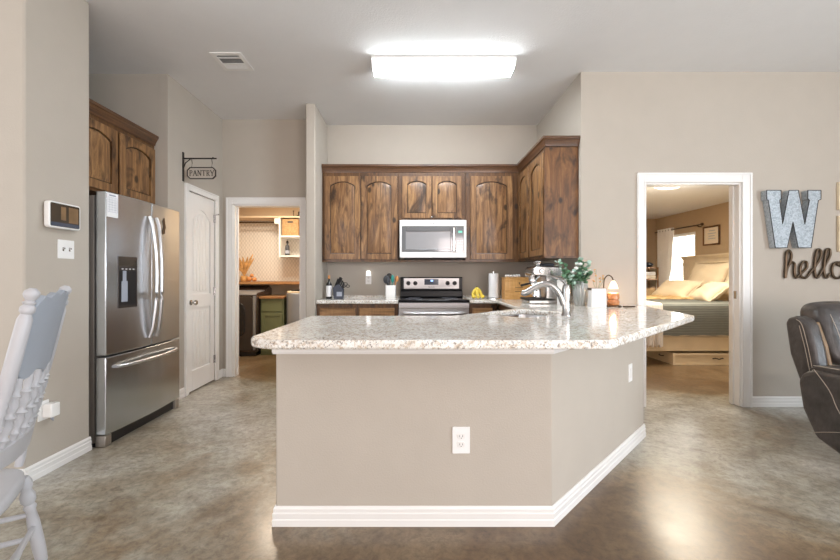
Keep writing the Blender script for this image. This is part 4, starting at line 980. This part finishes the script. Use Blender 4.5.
# ------------------------------------------------------------ white press-back chair (left foreground)
t = thing('dining_chair', (-1.6, 1.25, 0), 'white painted press-back dining chair with turned spindles at left edge', 'chair')
nb, fb = Vector((-1.305, 1.165, .45)), Vector((-1.52, 1.53, .45))      # near and far post feet on the seat
lean = Vector((.124, .07, .695))
along = (fb-nb).normalized(); face = Vector((-along.y, along.x, 0)); face = face if face.x < 0 else -face
PF = [(0, .016), (.05, .018), (.10, .014), (.12, .020), (.14, .014), (.18, .018), (.22, .014), (.25, .021), (.29, .016), (.33, .022), (.36, .016), (.40, .024), (.44, .018), (.455, .023), (.47, .018),
      (.485, .023), (.50, .019), (.53, .024), (.70, .025), (.86, .024), (.885, .017), (.895, .024), (.915, .024), (.925, .016), (.935, .022), (.945, .013), (.955, .020), (.97, .026), (.985, .024), (1.0, .010)]
for p0 in (nb, fb): B().turned(p0, p0+lean, [(a_, r_*.80) for a_, r_ in PF], 16).build('back_post', 'chair_paint', t, smooth=True, ang=50)
def bp(s_, z):   # point on back plane, s from near(0) to far(1), z above seat fraction
    base = nb.lerp(fb, s_)+lean*z
    bow = 4*s_*(1-s_)*.030
    return base-face*bow
nrm = (fb-nb).cross(lean).normalized()
nrm = nrm if nrm.x > 0 else -nrm
# crest: scalloped top edge
top = [(0, .87), (.06, .925), (.14, .965), (.22, .955), (.30, .975), (.40, .965), (.50, .985), (.60, .965), (.70, .975), (.78, .955), (.86, .965), (.94, .925), (1, .87)]
bot = [(1, .56), (.93, .50), (.90, .52), (.80, .50), (.50, .485), (.20, .50), (.10, .52), (.07, .50), (0, .56)]
fr_ = [bp(s_, z)+nrm*.010 for s_, z in top]; fb_ = [bp(s_, z)-nrm*.010 for s_, z in top]
R = []
for i, (s_, z) in enumerate(top):
    zb = .60+.02*math.cos(6*PI*s_)-.012*4*s_*(1-s_)
    R.append([bp(s_, z)+nrm*.009, bp(s_, zb)+nrm*.009, bp(s_, zb)-nrm*.009, bp(s_, z)-nrm*.009])
B().loft(R).build('crest_panel', 'chair_blue', t, bevel=.003)
R = []
for i in range(9):
    s_ = i/8; z = .235
    R.append([bp(s_, z+.045)+nrm*.012, bp(s_, z-.04-.03*math.sin(PI*s_))+nrm*.012, bp(s_, z-.04-.03*math.sin(PI*s_))-nrm*.012, bp(s_, z+.045)-nrm*.012])
B().loft(R).build('lower_rail', 'chair_paint', t, bevel=.004)
SP = [(0, .008), (.08, .010), (.12, .016), (.16, .009), (.22, .013), (.30, .017), (.38, .012), (.42, .019), (.46, .010), (.52, .014), (.6, .018), (.68, .012), (.72, .018), (.76, .009), (.84, .012), (1, .008)]
for i in range(6):
    s_ = .13+.148*i
    B().turned(bp(s_, .275), bp(s_, .60), SP, 10).build('spindle', 'chair_paint', t, smooth=True, ang=60)
# seat
mid = nb.lerp(fb, .5)
def sp_(u, v): q = mid+along*u+face*v; return (q.x, q.y)
so = []
for i in range(40):
    a = 2*PI*i/40; cu, cv = math.cos(a), math.sin(a)
    e = .62; u = .245*math.copysign(abs(cu)**e, cu)*(1+.08*max(0, cv)); v = .185+.235*math.copysign(abs(cv)**e, cv)
    so.append(sp_(u, v))
rings = []
cen = sp_(0, .18)
for k, z in ((.90, .405), (.985, .413), (1.0, .427), (.985, .445), (.93, .452), (.7, .447), (.3, .443)):
    rings.append([(cen[0]+(x-cen[0])*k, cen[1]+(y-cen[1])*k, z) for x, y in so])
B().loft(rings).build('seat', 'chair_paint', t, smooth=True, ang=60)
LG = [(0, .013), (.06, .018), (.10, .014), (.13, .021), (.30, .024), (.55, .022), (.66, .017), (.70, .024), (.73, .017), (.76, .026), (.82, .027), (.87, .018), (.90, .025), (.95, .026), (1, .018)]
tops, feet = [], []
for su, v0, v1 in ((-1, -.02, -.07), (1, -.02, -.07), (-1, .33, .40), (1, .33, .40)):
    a = sp_(su*.185, v0); f_ = sp_(su*.235, v1)
    p0, p1 = Vector((*f_, 0)), Vector((*a, .412)); tops.append(p1); feet.append(p0)
    B().turned(p0, p1, [(a_, r_*.88) for a_, r_ in LG], 14).build('leg', 'chair_paint', t, smooth=True, ang=50)
ST = [(0, .008), (.15, .010), (.4, .011), (.5, .014), (.6, .011), (.85, .010), (1, .008)]
def legp(i, s_): return feet[i].lerp(tops[i], s_)
for (i, j, s_) in ((0, 2, .38), (1, 3, .38), (0, 2, .62), (1, 3, .62), (2, 3, .45), (2, 3, .66), (0, 1, .5)):
    B().turned(legp(i, s_), legp(j, s_), ST, 10).build('stretcher', 'chair_paint', t, smooth=True, ang=60)

# ------------------------------------------------------------ recliner (right)
t = thing('recliner', (3.1, 2.55, 0), 'dark brown leather recliner with pale stitching at right edge', 'recliner')
fxz = lambda u, v, w: (w, u, v)
def slabx(name, prof, x0, x1, mat, bev, parent=t, taper=.0):
    return B().prism(prof, x0, x1, fxz).build(name, mat, parent, bevel=bev, seg=4)
box(2.95, 3.45, 2.05, 2.55, 0, .12).build('base', 'black_plastic', t)
armp = [(2.72, .47), (2.69, .535), (2.60, .575), (2.20, .585), (1.98, .55), (1.92, .40), (1.94, .20), (2.05, .06), (2.40, .055), (2.60, .125), (2.69, .29)]
slabx('arm', armp, 2.64, 2.86, 'leather', .035)
slabx('arm', armp, 3.45, 3.67, 'leather', .035)
padp = [(2.66, .565), (2.60, .60), (2.20, .625), (2.0, .59), (1.97, .54), (2.2, .57), (2.6, .56)]
slabx('arm_pad', padp, 2.655, 2.85, 'leather', .012)
slabx('arm_pad', padp, 3.46, 3.655, 'leather', .012)
# back wing (outer side of the backrest) with tan inset
wing = [(2.68, .42), (2.82, .42), (2.90, .62), (2.935, .84), (2.915, .885), (2.86, .90), (2.80, .885), (2.765, .84), (2.72, .68)]
slabx('back_wing', wing, 2.76, 2.855, 'leather', .025)
slabx('back_wing', wing, 3.455, 3.55, 'leather', .025)
slabx('wing_inset', [(2.69, .47), (2.78, .50), (2.83, .84), (2.80, .865), (2.74, .70)], 2.855, 2.885, 'leather_tan', .008)
def cushion(name, x0, x1, y0, y1, z0, z1, leanf, mat='leather', puff=.35, parent=None):
    b = B(); bmesh.ops.create_cube(b.bm, size=2); bmesh.ops.subdivide_edges(b.bm, edges=b.bm.edges[:], cuts=5, use_grid_fill=True)
    for v in b.bm.verts:
        x, y, z = v.co; k = 1
        m = Vector((x, y, z)); e = 5
        nrm_ = (abs(x)**e+abs(y)**e+abs(z)**e)**(1/e); m = m/nrm_
        cx, cy, cz = (x0+x1)/2, (y0+y1)/2, (z0+z1)/2
        bulge = 1+puff*.12*(1-x*x)*(1-z*z)
        yy = cy+m.y*(y1-y0)/2*bulge+leanf*(m.z)*(z1-z0)/2+.006*math.sin(9*x+7*z)
        v.co = (cx+m.x*(x1-x0)/2, yy, cz+m.z*(z1-z0)/2+.004*math.sin(11*x))
    return b.build(name, mat, parent or t, sub=1)
cushion('back_cushion', 2.89, 3.45, 2.75, 2.97, .55, 1.0, .28)
cushion('seat_cushion', 2.86, 3.45, 1.98, 2.80, .28, .53, 0)
cushion('footrest', 2.87, 3.44, 1.88, 2.0, .08, .46, 0)
def stitch(pts, r=.0022): B().tube(spline([Vector(q) for q in pts], 5), r, 5).build('stitching', 'stitch', t)
stitch([(2.637, 2.60, .575), (2.636, 2.50, .46), (2.636, 2.44, .34), (2.636, 2.30, .18), (2.637, 2.2, .10)])
stitch([(2.636, 2.60, .16), (2.636, 2.50, .20), (2.636, 2.36, .25)])
stitch([(2.757, 2.71, .46), (2.757, 2.755, .68), (2.757, 2.80, .84), (2.757, 2.84, .875)])
stitch([(2.757, 2.73, .455), (2.757, 2.775, .67), (2.757, 2.82, .835)])
stitch([(2.96, 2.70, .58), (2.955, 2.73, .75), (2.96, 2.795, .9), (2.97, 2.85, .975)])
stitch([(2.657, 2.62, .595), (2.655, 2.4, .606), (2.655, 2.15, .612)])

# ------------------------------------------------------------ bedroom
t = thing('bed', (4.2, 6.35, 0), 'cream wood bed with tall panelled headboard seen through bedroom doorway', 'bed')
BY0, BY1 = 5.31, 7.45
B().box(3.12, 5.16, BY0, BY0+.045, .185, .38).build('side_rail', 'cream_wood', t, bevel=.006)
B().box(3.12, 5.16, BY1-.045, BY1, .185, .38).build('side_rail', 'cream_wood', t, bevel=.006)
B().box(3.07, 3.12, BY0, BY1, .185, .42).build('footboard', 'cream_wood', t, bevel=.006)
B().box(3.12, 5.16, BY0+.045, BY1-.045, .22, .38).build('box_spring', 'white_fabric', t)
for x, y in ((3.10, BY0+.06), (3.10, BY1-.06), (5.1, BY0+.06), (5.1, BY1-.06)): box(x-.03, x+.03, y-.03, y+.03, 0, .19).build('leg', 'cream_wood', t)
hy0, hy1 = 5.22, 7.58
b = B().box(5.20, 5.26, hy0, hy1, .15, 1.50)
b.box(5.185, 5.20, hy0, hy0+.10, .15, 1.50).box(5.185, 5.20, hy1-.10, hy1, .15, 1.50).box(5.185, 5.20, hy0+.10, hy1-.10, 1.42, 1.50)
hb = b.build('headboard', 'cream_wood', t, bevel=.004)
B().sweep([(5.185, hy1+.01), (5.185, hy0-.01)], [(-.08, 1.50), (.005, 1.50), (.015, 1.52), (.030, 1.545), (.035, 1.55), (.035, 1.575), (-.08, 1.575)]).build('headboard_cap', 'cream_wood', hb)
b = B(); n = 9; seg_w = (hy1-hy0-.24)/n
for i in range(n):
    ya = hy0+.12+i*seg_w; up = i % 2
    for k in range(5):
        za = .85+k*.115
        q = [(ya+.006, za+(0 if up else .10)), (ya+seg_w-.006, za+(.10 if up else 0)), (ya+seg_w-.006, za+(.19 if up else .09)), (ya+.006, za+(.09 if up else .19))]
        q = [(u, min(v, 1.40)) for u, v in q]
        if len(set(q)) == 4: b.prism(q, 5.190, 5.200, lambda u, v, w: (w, u, v))
b.build('herringbone_panel', 'cream_wood', hb, bevel=.002)
cushion('mattress', 3.14, 5.16, BY0+.02, BY1-.02, .382, .79, 0, 'white_fabric', .1, t)
# quilt
def quilt(name, mat, x0, x1, y0, z0, z1, y1, wav, label, cat, thick=.02, hem=0):
    b = B(); nx = 36; rows = []
    prof = [(y0, z0), (y0-.005, (z0+z1)/2), (y0, z1-.04), (y0+.015, z1-.012), (y0+.05, z1), (y0+.5, z1+.012), (y0+1.1, z1+.012), (y1-.05, z1), (y1, z1-.05), (y1, z0)]
    outer_, inner_ = [], []
    for i in range(nx+1):
        x = x0+(x1-x0)*i/nx; r = []; ri = []
        for k, (y, z) in enumerate(prof):
            w = wav*math.sin(i*1.3+k*.5)*(1 if k < 3 or k > 7 else .3); hz = hem*math.sin(i*.9) if k in (0, 9) else 0
            r.append((x, y+w*(-1 if k < 3 else 0), z+hz+(w*.5 if 3 <= k <= 7 else 0)))
        for (xx_, yy_, zz_), (y, z) in zip(r[::-1], prof[::-1]):
            ri.append((xx_, yy_+(thick if y < (y0+y1)/2 else -thick)*(1 if z < z1-.002 else .3), zz_-(thick if z > z1-.06 else 0)))
        outer_.append(r+ri)
    b.loft(outer_); return tag(b.build(name, mat, smooth=True, ang=70), label, cat)
quilt('quilt', 'grey_quilt', 3.32, 4.62, 5.285, .40, .82, 7.475, .004, 'grey ribbed quilt draped over side of the bed', 'quilt', hem=.004)
quilt('bed_sheet', 'quilt_cream', 3.30, 5.12, 5.298, .385, .800, 7.462, .004, 'cream sheet showing around the grey quilt', 'bedding', .006)
quilt('duvet', 'white_fabric', 3.06, 3.34, 5.27, .26, .835, 7.49, .014, 'white duvet corner hanging over foot of the bed', 'bedding', .03, .02)
b = B(); rows = []
for i in range(31):
    x = 3.30+1.15*i/30; r = []
    for k in range(9):
        y = 6.15+.9*k/8; r.append((x+.02*math.sin(k*2), y+.03*math.sin(i*.8), .850+.018*math.sin(i*1.1+k)+.015*math.sin(k*2.2)))
    r2 = [(x_, y_, .835) for x_, y_, z_ in r[::-1]]; rows.append(r+r2)
tag(b.loft(rows).build('throw_blanket', 'throw_tan', smooth=True, ang=80), 'rumpled tan throw blanket lying across the middle of the bed', 'blanket')
def pillow(name, c, sx, sy, sz, tilt, rz, label, mat='sham_cream', flange=True):
    t_ = thing(name, (c[0], c[1], c[2]), label, 'pillow')
    b = B(); n = 14; R_ = Euler((0, tilt, rz)).to_matrix()
    grid = {}
    for side in (1, -1):
        for i in range(n+1):
            for j in range(n+1):
                u, v = i/n*2-1, j/n*2-1; th = ((1-u**4)*(1-v**4))**.6*sx/2
                th *= 1+.10*math.sin(5*u+3*v)+.06*math.sin(11*v-4*u)
                pin = 1-.06*(1-abs(u))*abs(v)-.0
                q = R_ @ Vector((side*th, u*sy/2*(1-.05*(1-v*v)), v*sz/2*(1-.05*(1-u*u))))
                grid[(side, i, j)] = b.bm.verts.new(q+Vector(c))
    for side in (1, -1):
        for i in range(n):
            for j in range(n):
                f = [grid[(side, i, j)], grid[(side, i+1, j)], grid[(side, i+1, j+1)], grid[(side, i, j+1)]]
                b.bm.faces.new(f if side > 0 else f[::-1])
    b.build('pillow_body', mat, t_, smooth=True, ang=80)
    if flange:
        pr = []
        for i in range(48):
            a = i/48*4; k = int(a); f_ = a-k
            u, v = ((-1+2*f_, -1), (1, -1+2*f_), (1-2*f_, 1), (-1, 1-2*f_))[k]
            pr.append(Vector(c)+R_ @ Vector((.004*math.sin(i*2), u*sy/2*1.03, v*sz/2*1.03)))
        B().tube(pr+[pr[0]], .012, 6, 1).build('piping', mat, t_, smooth=True)
pillow('pillow', (4.93, 6.62, 1.14), .20, .72, .62, .42, .1, 'large cream pillow leaning on left part of the headboard')
pillow('pillow', (4.90, 5.85, 1.12), .20, .72, .62, .45, -.1, 'large wrinkled cream pillow leaning on right part of the headboard')
pillow('pillow', (4.48, 6.75, .96), .20, .74, .44, .85, .15, 'lower cream pillow lying in front of the left pillow')
pillow('pillow', (4.50, 6.0, .95), .18, .60, .42, .85, -.2, 'lower cream pillow lying in front of the right pillow')
# under-bed storage
t = thing('underbed_drawer', (4.2, 5.7, 0), 'low cream storage drawer with dark pull on floor under bed', 'storage box')
B().box(3.50, 4.95, 5.315, 6.0, .0, .155).build('box_body', 'cream_wood', t, bevel=.004)
frame_y(B(), 3.50, 4.95, .0, .155, 3.53, 4.92, .025, .13, 5.307, 5.315).build('front_frame', 'sham_cream', t)
B().tube([(4.03, 5.308, .085), (4.05, 5.29, .095), (4.10, 5.285, .08), (4.15, 5.29, .095), (4.17, 5.308, .085)], .007).build('pull_handle', 'iron', t, smooth=True)
B().tube([(3.497, 5.50, .09), (3.48, 5.52, .085), (3.48, 5.58, .085), (3.497, 5.60, .09)], .006).build('pull_handle', 'iron', t, smooth=True)
# curtain + rod
t = thing('curtain_rod', (5.24, 7.85, 2.14), 'dark curtain rod with ball finial above bedroom window', 'curtain rod')
B().cyl((5.22, 7.15, 2.13), (5.22, 8.5, 2.13), .012).build('rod', 'bronze', t, smooth=True)
B().ball((5.22, 7.13, 2.13), .028).build('finial', 'bronze', t, smooth=True)
for y in (7.25, 8.4): B().tube([(5.298, y, 2.10), (5.26, y, 2.10), (5.22, y, 2.12)], .008).build('bracket', 'bronze', t)
t = thing('curtain', (5.2, 8.15, .75), 'white grommet curtain hanging left of the bedroom window', 'curtain')
rows = []; n = 60
for z, wd, off in ((.70, .34, .03), (1.0, .36, .02), (1.3, .44, 0), (1.7, .48, 0), (2.10, .50, 0), (2.17, .50, 0)):
    f_ = [(5.215-off+.035*math.sin(i/n*2*PI*5.5), 8.42-wd*i/n, z) for i in range(n+1)]
    k_ = [(x+.006, y, z_) for x, y, z_ in f_[::-1]]; rows.append(f_+k_)
B().loft(rows).build('panel', 'white_fabric', t, smooth=True, ang=80)
for i in range(6):
    y = 8.42-.50*(i+.5)/5.5*.98
    B().lathe([(.018, -.003), (.026, -.003), (.026, .003), (.018, .003)], (5.215, y, 2.13), (0, 1, 0), 14, cap=False).build('grommet', 'nickel', t)
t = thing('framed_picture', (5.29, 6.97, 1.92), 'brown framed small print on tan bedroom wall above headboard', 'framed picture')
frb = B(); y0_, y1_, z0_, z1_ = 6.80, 7.19, 1.745, 2.08
frb.box(5.275, 5.299, y0_, y0_+.025, z0_, z1_).box(5.275, 5.299, y1_-.025, y1_, z0_, z1_).box(5.275, 5.299, y0_+.025, y1_-.025, z0_, z0_+.025).box(5.275, 5.299, y0_+.025, y1_-.025, z1_-.025, z1_)
frb.build('frame', 'wood_panel', t, bevel=.003)
box(5.288, 5.299, y0_+.025, y1_-.025, z0_+.025, z1_-.025).build('print_sheet', 'quilt_cream', t)
b = B()
for k, (ya, yb, z) in enumerate(((.11, .25, .25), (.09, .28, .20), (.12, .26, .155), (.10, .27, .11))): b.box(5.286, 5.288, y0_+ya, y0_+yb, z0_+z, z0_+z+.010)
b.build('printed_lines', 'grey_ink', t)
t = thing('bedroom_ceiling_lamp', (3.42, 5.25, 2.44), 'round flush ceiling lamp glowing in the bedroom', 'ceiling light')
B().lathe([(.20, 2.44), (.20, 2.425)], (3.42, 5.25, 0), n=32).build('lamp_base', 'white_plastic', t, smooth=True)
B().lathe([(.19, 2.425), (.18, 2.39), (.12, 2.365), (.01, 2.355)], (3.42, 5.25, 0), n=32).build('glass_shade', 'lamp_white', t, smooth=True)
# shelf in the far corner
t = thing('corner_shelf', (4.9, 8.38, 0), 'brown wooden shelf unit in far bedroom corner beside the curtain', 'shelf')
for z in (.30, .75, 1.12, 1.36): box(4.60, 5.12, 8.22, 8.55, z, z+.022).build('shelf_board', 'wood_plank', t)
for x in (4.60, 5.10):
    for y in (8.22, 8.53): box(x, x+.02, y, y+.02, 0, 1.36).build('upright', 'wood_plank', t)
tag(B().ball((4.96, 8.38, 1.44), .12, 1.1, 1, .45).build('black_cushion' if False else 'folded_cloth', 'charcoal', smooth=True), 'dark folded cloth on top of the bedroom corner shelf', 'cloth')
for k, (z, m_, lb) in enumerate(((1.142, 'quilt_cream', 'lowest cream folded towel on upper shelf of corner unit'), (1.215, 'white_fabric', 'white folded towel stacked on the cream towel in corner unit'))):
    t_ = B().prism(rrect(4.68, 5.08, z+.001, z+.070, .030), 8.25, 8.52, lambda u, v, w: (u, w, v)).build('folded_towel', m_, smooth=True, ang=60); tag(t_, lb, 'towel')
t_ = B().prism(rrect(4.68, 5.08, .773, .95, .04), 8.26, 8.52, lambda u, v, w: (u, w, v)).build('storage_basket', 'wicker', smooth=True, ang=60); tag(t_, 'brown basket on lower shelf of the bedroom corner unit', 'basket')

# ------------------------------------------------------------ laundry room
t = thing('closet_shelf', (-2.2, 6.5, 2.13), 'white closet shelf with hanging rod and cubbies in laundry room', 'shelf')
box(-3.098, -1.202, 6.30, 6.633, 2.125, 2.150).build('shelf_board', 'cream_paint', t)
B().cyl((-3.09, 6.38, 2.06), (-2.16, 6.38, 2.06), .014).build('hanging_rod', 'bronze', t, smooth=True)
B().box(-2.20, -2.12, 6.32, 6.44, 2.03, 2.125).build('rod_bracket', 'white_trim', t, bevel=.004)
box(-2.12, -2.095, 6.30, 6.633, 1.49, 2.125).build('divider', 'white_trim', t)
for z in (1.50, 1.815): box(-2.095, -1.202, 6.30, 6.633, z, z+.025).build('cubby_shelf', 'white_trim', t)
t = thing('wicker_basket', (-1.94, 6.45, 1.84), 'square woven basket in top cubby of laundry shelf', 'basket')
b = B(); b.loft([[(-1.945+u*s_, 6.46+v*s_, z) for u, v in rrect(-.135, .135, -.14, .14, .015, 2)] for s_, z in ((.96, 1.841), (1, 1.85), (1, 2.105), (.93, 2.105), (.92, 1.86))]); b.build('basket_body', 'wicker', t, bevel=.001)
B().box(-1.985, -1.90, 6.316, 6.321, 2.045, 2.07).build('handle_slot', 'dark_slot', t)
t = thing('dark_bottle', (-2.02, 6.42, 1.525), 'dark spray bottle in middle cubby of laundry shelf', 'bottle')
B().lathe([(.035, 1.526), (.037, 1.54), (.036, 1.66), (.028, 1.69), (.014, 1.70), (.013, 1.73)], (-2.02, 6.42, 0)).build('bottle_body', 'charcoal', t, smooth=True)
B().lathe([(.0375, 1.56), (.0375, 1.61)], (-2.02, 6.42, 0), cap=False).build('label_band', 'grey_ink', t)
B().lathe([(.018, 1.725), (.020, 1.75), (.010, 1.77)], (-2.02, 6.42, 0)).build('cap', 'iron', t, smooth=True)
for k, (x, hh, nm, lb) in enumerate(((-1.93, .11, 'candle_holder', 'tall thin dark candle holder on top laundry shelf'), (-1.84, .10, 'figurine', 'small dark figurine on top laundry shelf beside candle holder'))):
    pr = [(.022, 2.151), (.022, 2.158), (.006, 2.165), (.006, 2.15+hh*.8), (.014, 2.15+hh), (.002, 2.152+hh)] if k == 0 else [(.03, 2.151), (.034, 2.17), (.012, 2.20), (.020, 2.225), (.004, 2.25)]
    tag(B().lathe(pr, (x, 6.45, 0)).build(nm, 'bronze', smooth=True), lb, nm.replace('_', ' '))
t = tag(box(-3.098, -1.202, 6.22, 6.633, 1.065, 1.105).build('wood_counter', 'wood_plank', bevel=.003), 'long wooden plank counter along laundry room far wall', 'counter')
# washer
t = thing('washing_machine', (-2.64, 6.16, 0), 'dark front-load washer with curved console left in laundry room', 'washing machine')
wx0, wx1 = -2.98, -2.305
B().prism([(5.87, .06), (5.87, .905), (5.90, .93), (6.20, .955), (6.33, 1.03), (6.40, 1.045), (6.52, 1.0), (6.52, .06)], wx0, wx1, fxz).build('body', 'washer_dark', t, bevel=.012, seg=3)
box(wx0+.02, wx1-.02, 5.90, 6.5, 0, .06).build('plinth', 'black_plastic', t)
B().prism([(5.862, .925), (5.90, .950), (6.20, .975), (6.20, .960), (5.90, .935), (5.862, .910)], wx0+.005, wx1-.003, fxz).build('top_lid', 'washer_silver', t, bevel=.003)
B().prism(rrect(wx0+.02, wx1-.05, .10, .89, .05), 5.850, 5.868, lambda u, v, w: (u, w, v)).build('front_panel', 'washer_grey', t, bevel=.004)
dr2 = B().prism(rrect(wx0+.10, wx1-.16, .30, .80, .10, 6), 5.836, 5.850, lambda u, v, w: (u, w, v)).build('door', 'black_glass', t, bevel=.005)
box(wx1-.045, wx1-.012, 5.846, 5.87, .10, .90).build('side_trim', 'washer_silver', t, bevel=.003)
# green cabinet
t = thing('green_cabinet', (-2.1, 6.2, 0), 'sage green cabinet with drawer and wood top between laundry machines', 'cabinet')
B().box(-2.285, -1.935, 5.98, 6.52, .0, .855).build('carcass', 'sage_green', t, bevel=.003)
B().box(-2.265, -1.955, 5.965, 5.98, .66, .83).build('drawer', 'sage_green', t, bevel=.003)
db = B().box(-2.265, -1.955, 5.965, 5.98, .06, .64); frame_y(db, -2.265, -1.955, .06, .64, -2.225, -1.995, .11, .59, 5.957, 5.965); db.build('door', 'sage_green', t, bevel=.002)
B().box(-2.298, -1.92, 5.94, 6.53, .855, .885).build('wood_top', 'wood_plank', t, bevel=.004)
# top-load dryer
t = thing('dryer', (-1.58, 6.2, 0), 'blue-grey rounded top-load machine at right of green cabinet', 'dryer')
b = B(); pr = rrect(-1.905, -1.26, 5.90, 6.50, .13, 6); b.prism(pr, .04, .935); b.build('body', 'washer_silver', t, bevel=.01)
B().prism(rrect(-1.90, -1.265, 5.905, 6.495, .13, 6), .935, .965).build('top_rim', 'cream_wood', t, bevel=.008)
B().prism(rrect(-1.84, -1.32, 5.93, 6.25, .10, 6), .965, .985).build('lid', 'black_glass', t, bevel=.005)
box(-1.85, -1.31, 6.0, 6.45, 0, .04).build('plinth', 'black_plastic', t)
# dried arrangement on counter
t = thing('dried_arrangement', (-2.70, 6.38, 1.105), 'dried brown leaf arrangement in pot on laundry plank counter', 'dried plant')
B().lathe([(.05, 1.106), (.062, 1.13), (.060, 1.18), (.045, 1.20)], (-2.70, 6.38, 0)).build('pot', 'dried', t, smooth=True)
b = B()
for k in range(16):
    a = random.uniform(-1.1, 1.1); l_ = random.uniform(.14, .42)
    p0 = Vector((-2.70, 6.38, 1.19)); p1 = p0+Vector((math.sin(a)*l_*.55, random.uniform(-.08, .06), l_*math.cos(a*.6)))
    b.tube(spline([p0, p0.lerp(p1, .5)+Vector((0, 0, .03)), p1], 4), [.003, .006, .010, .014, .018, .020, .015, .009, .003], 6, .3, up=(0, 1, 0))
b.build('fronds', 'dried', t, smooth=True)
for k, (x, z, r) in enumerate(((-2.60, 1.147, .042), (-2.52, 1.142, .037), (-2.56, 1.205, .03))):
    tag(B().ball((x, 6.33, z), r, 1, 1, .95, 16, 10).build('pumpkin', 'orange_wood', smooth=True), ('small orange gourd nearest the laundry pot', 'right orange gourd on the laundry counter', 'topmost orange gourd on the laundry counter')[k], 'gourd', 'gourds on the laundry counter')
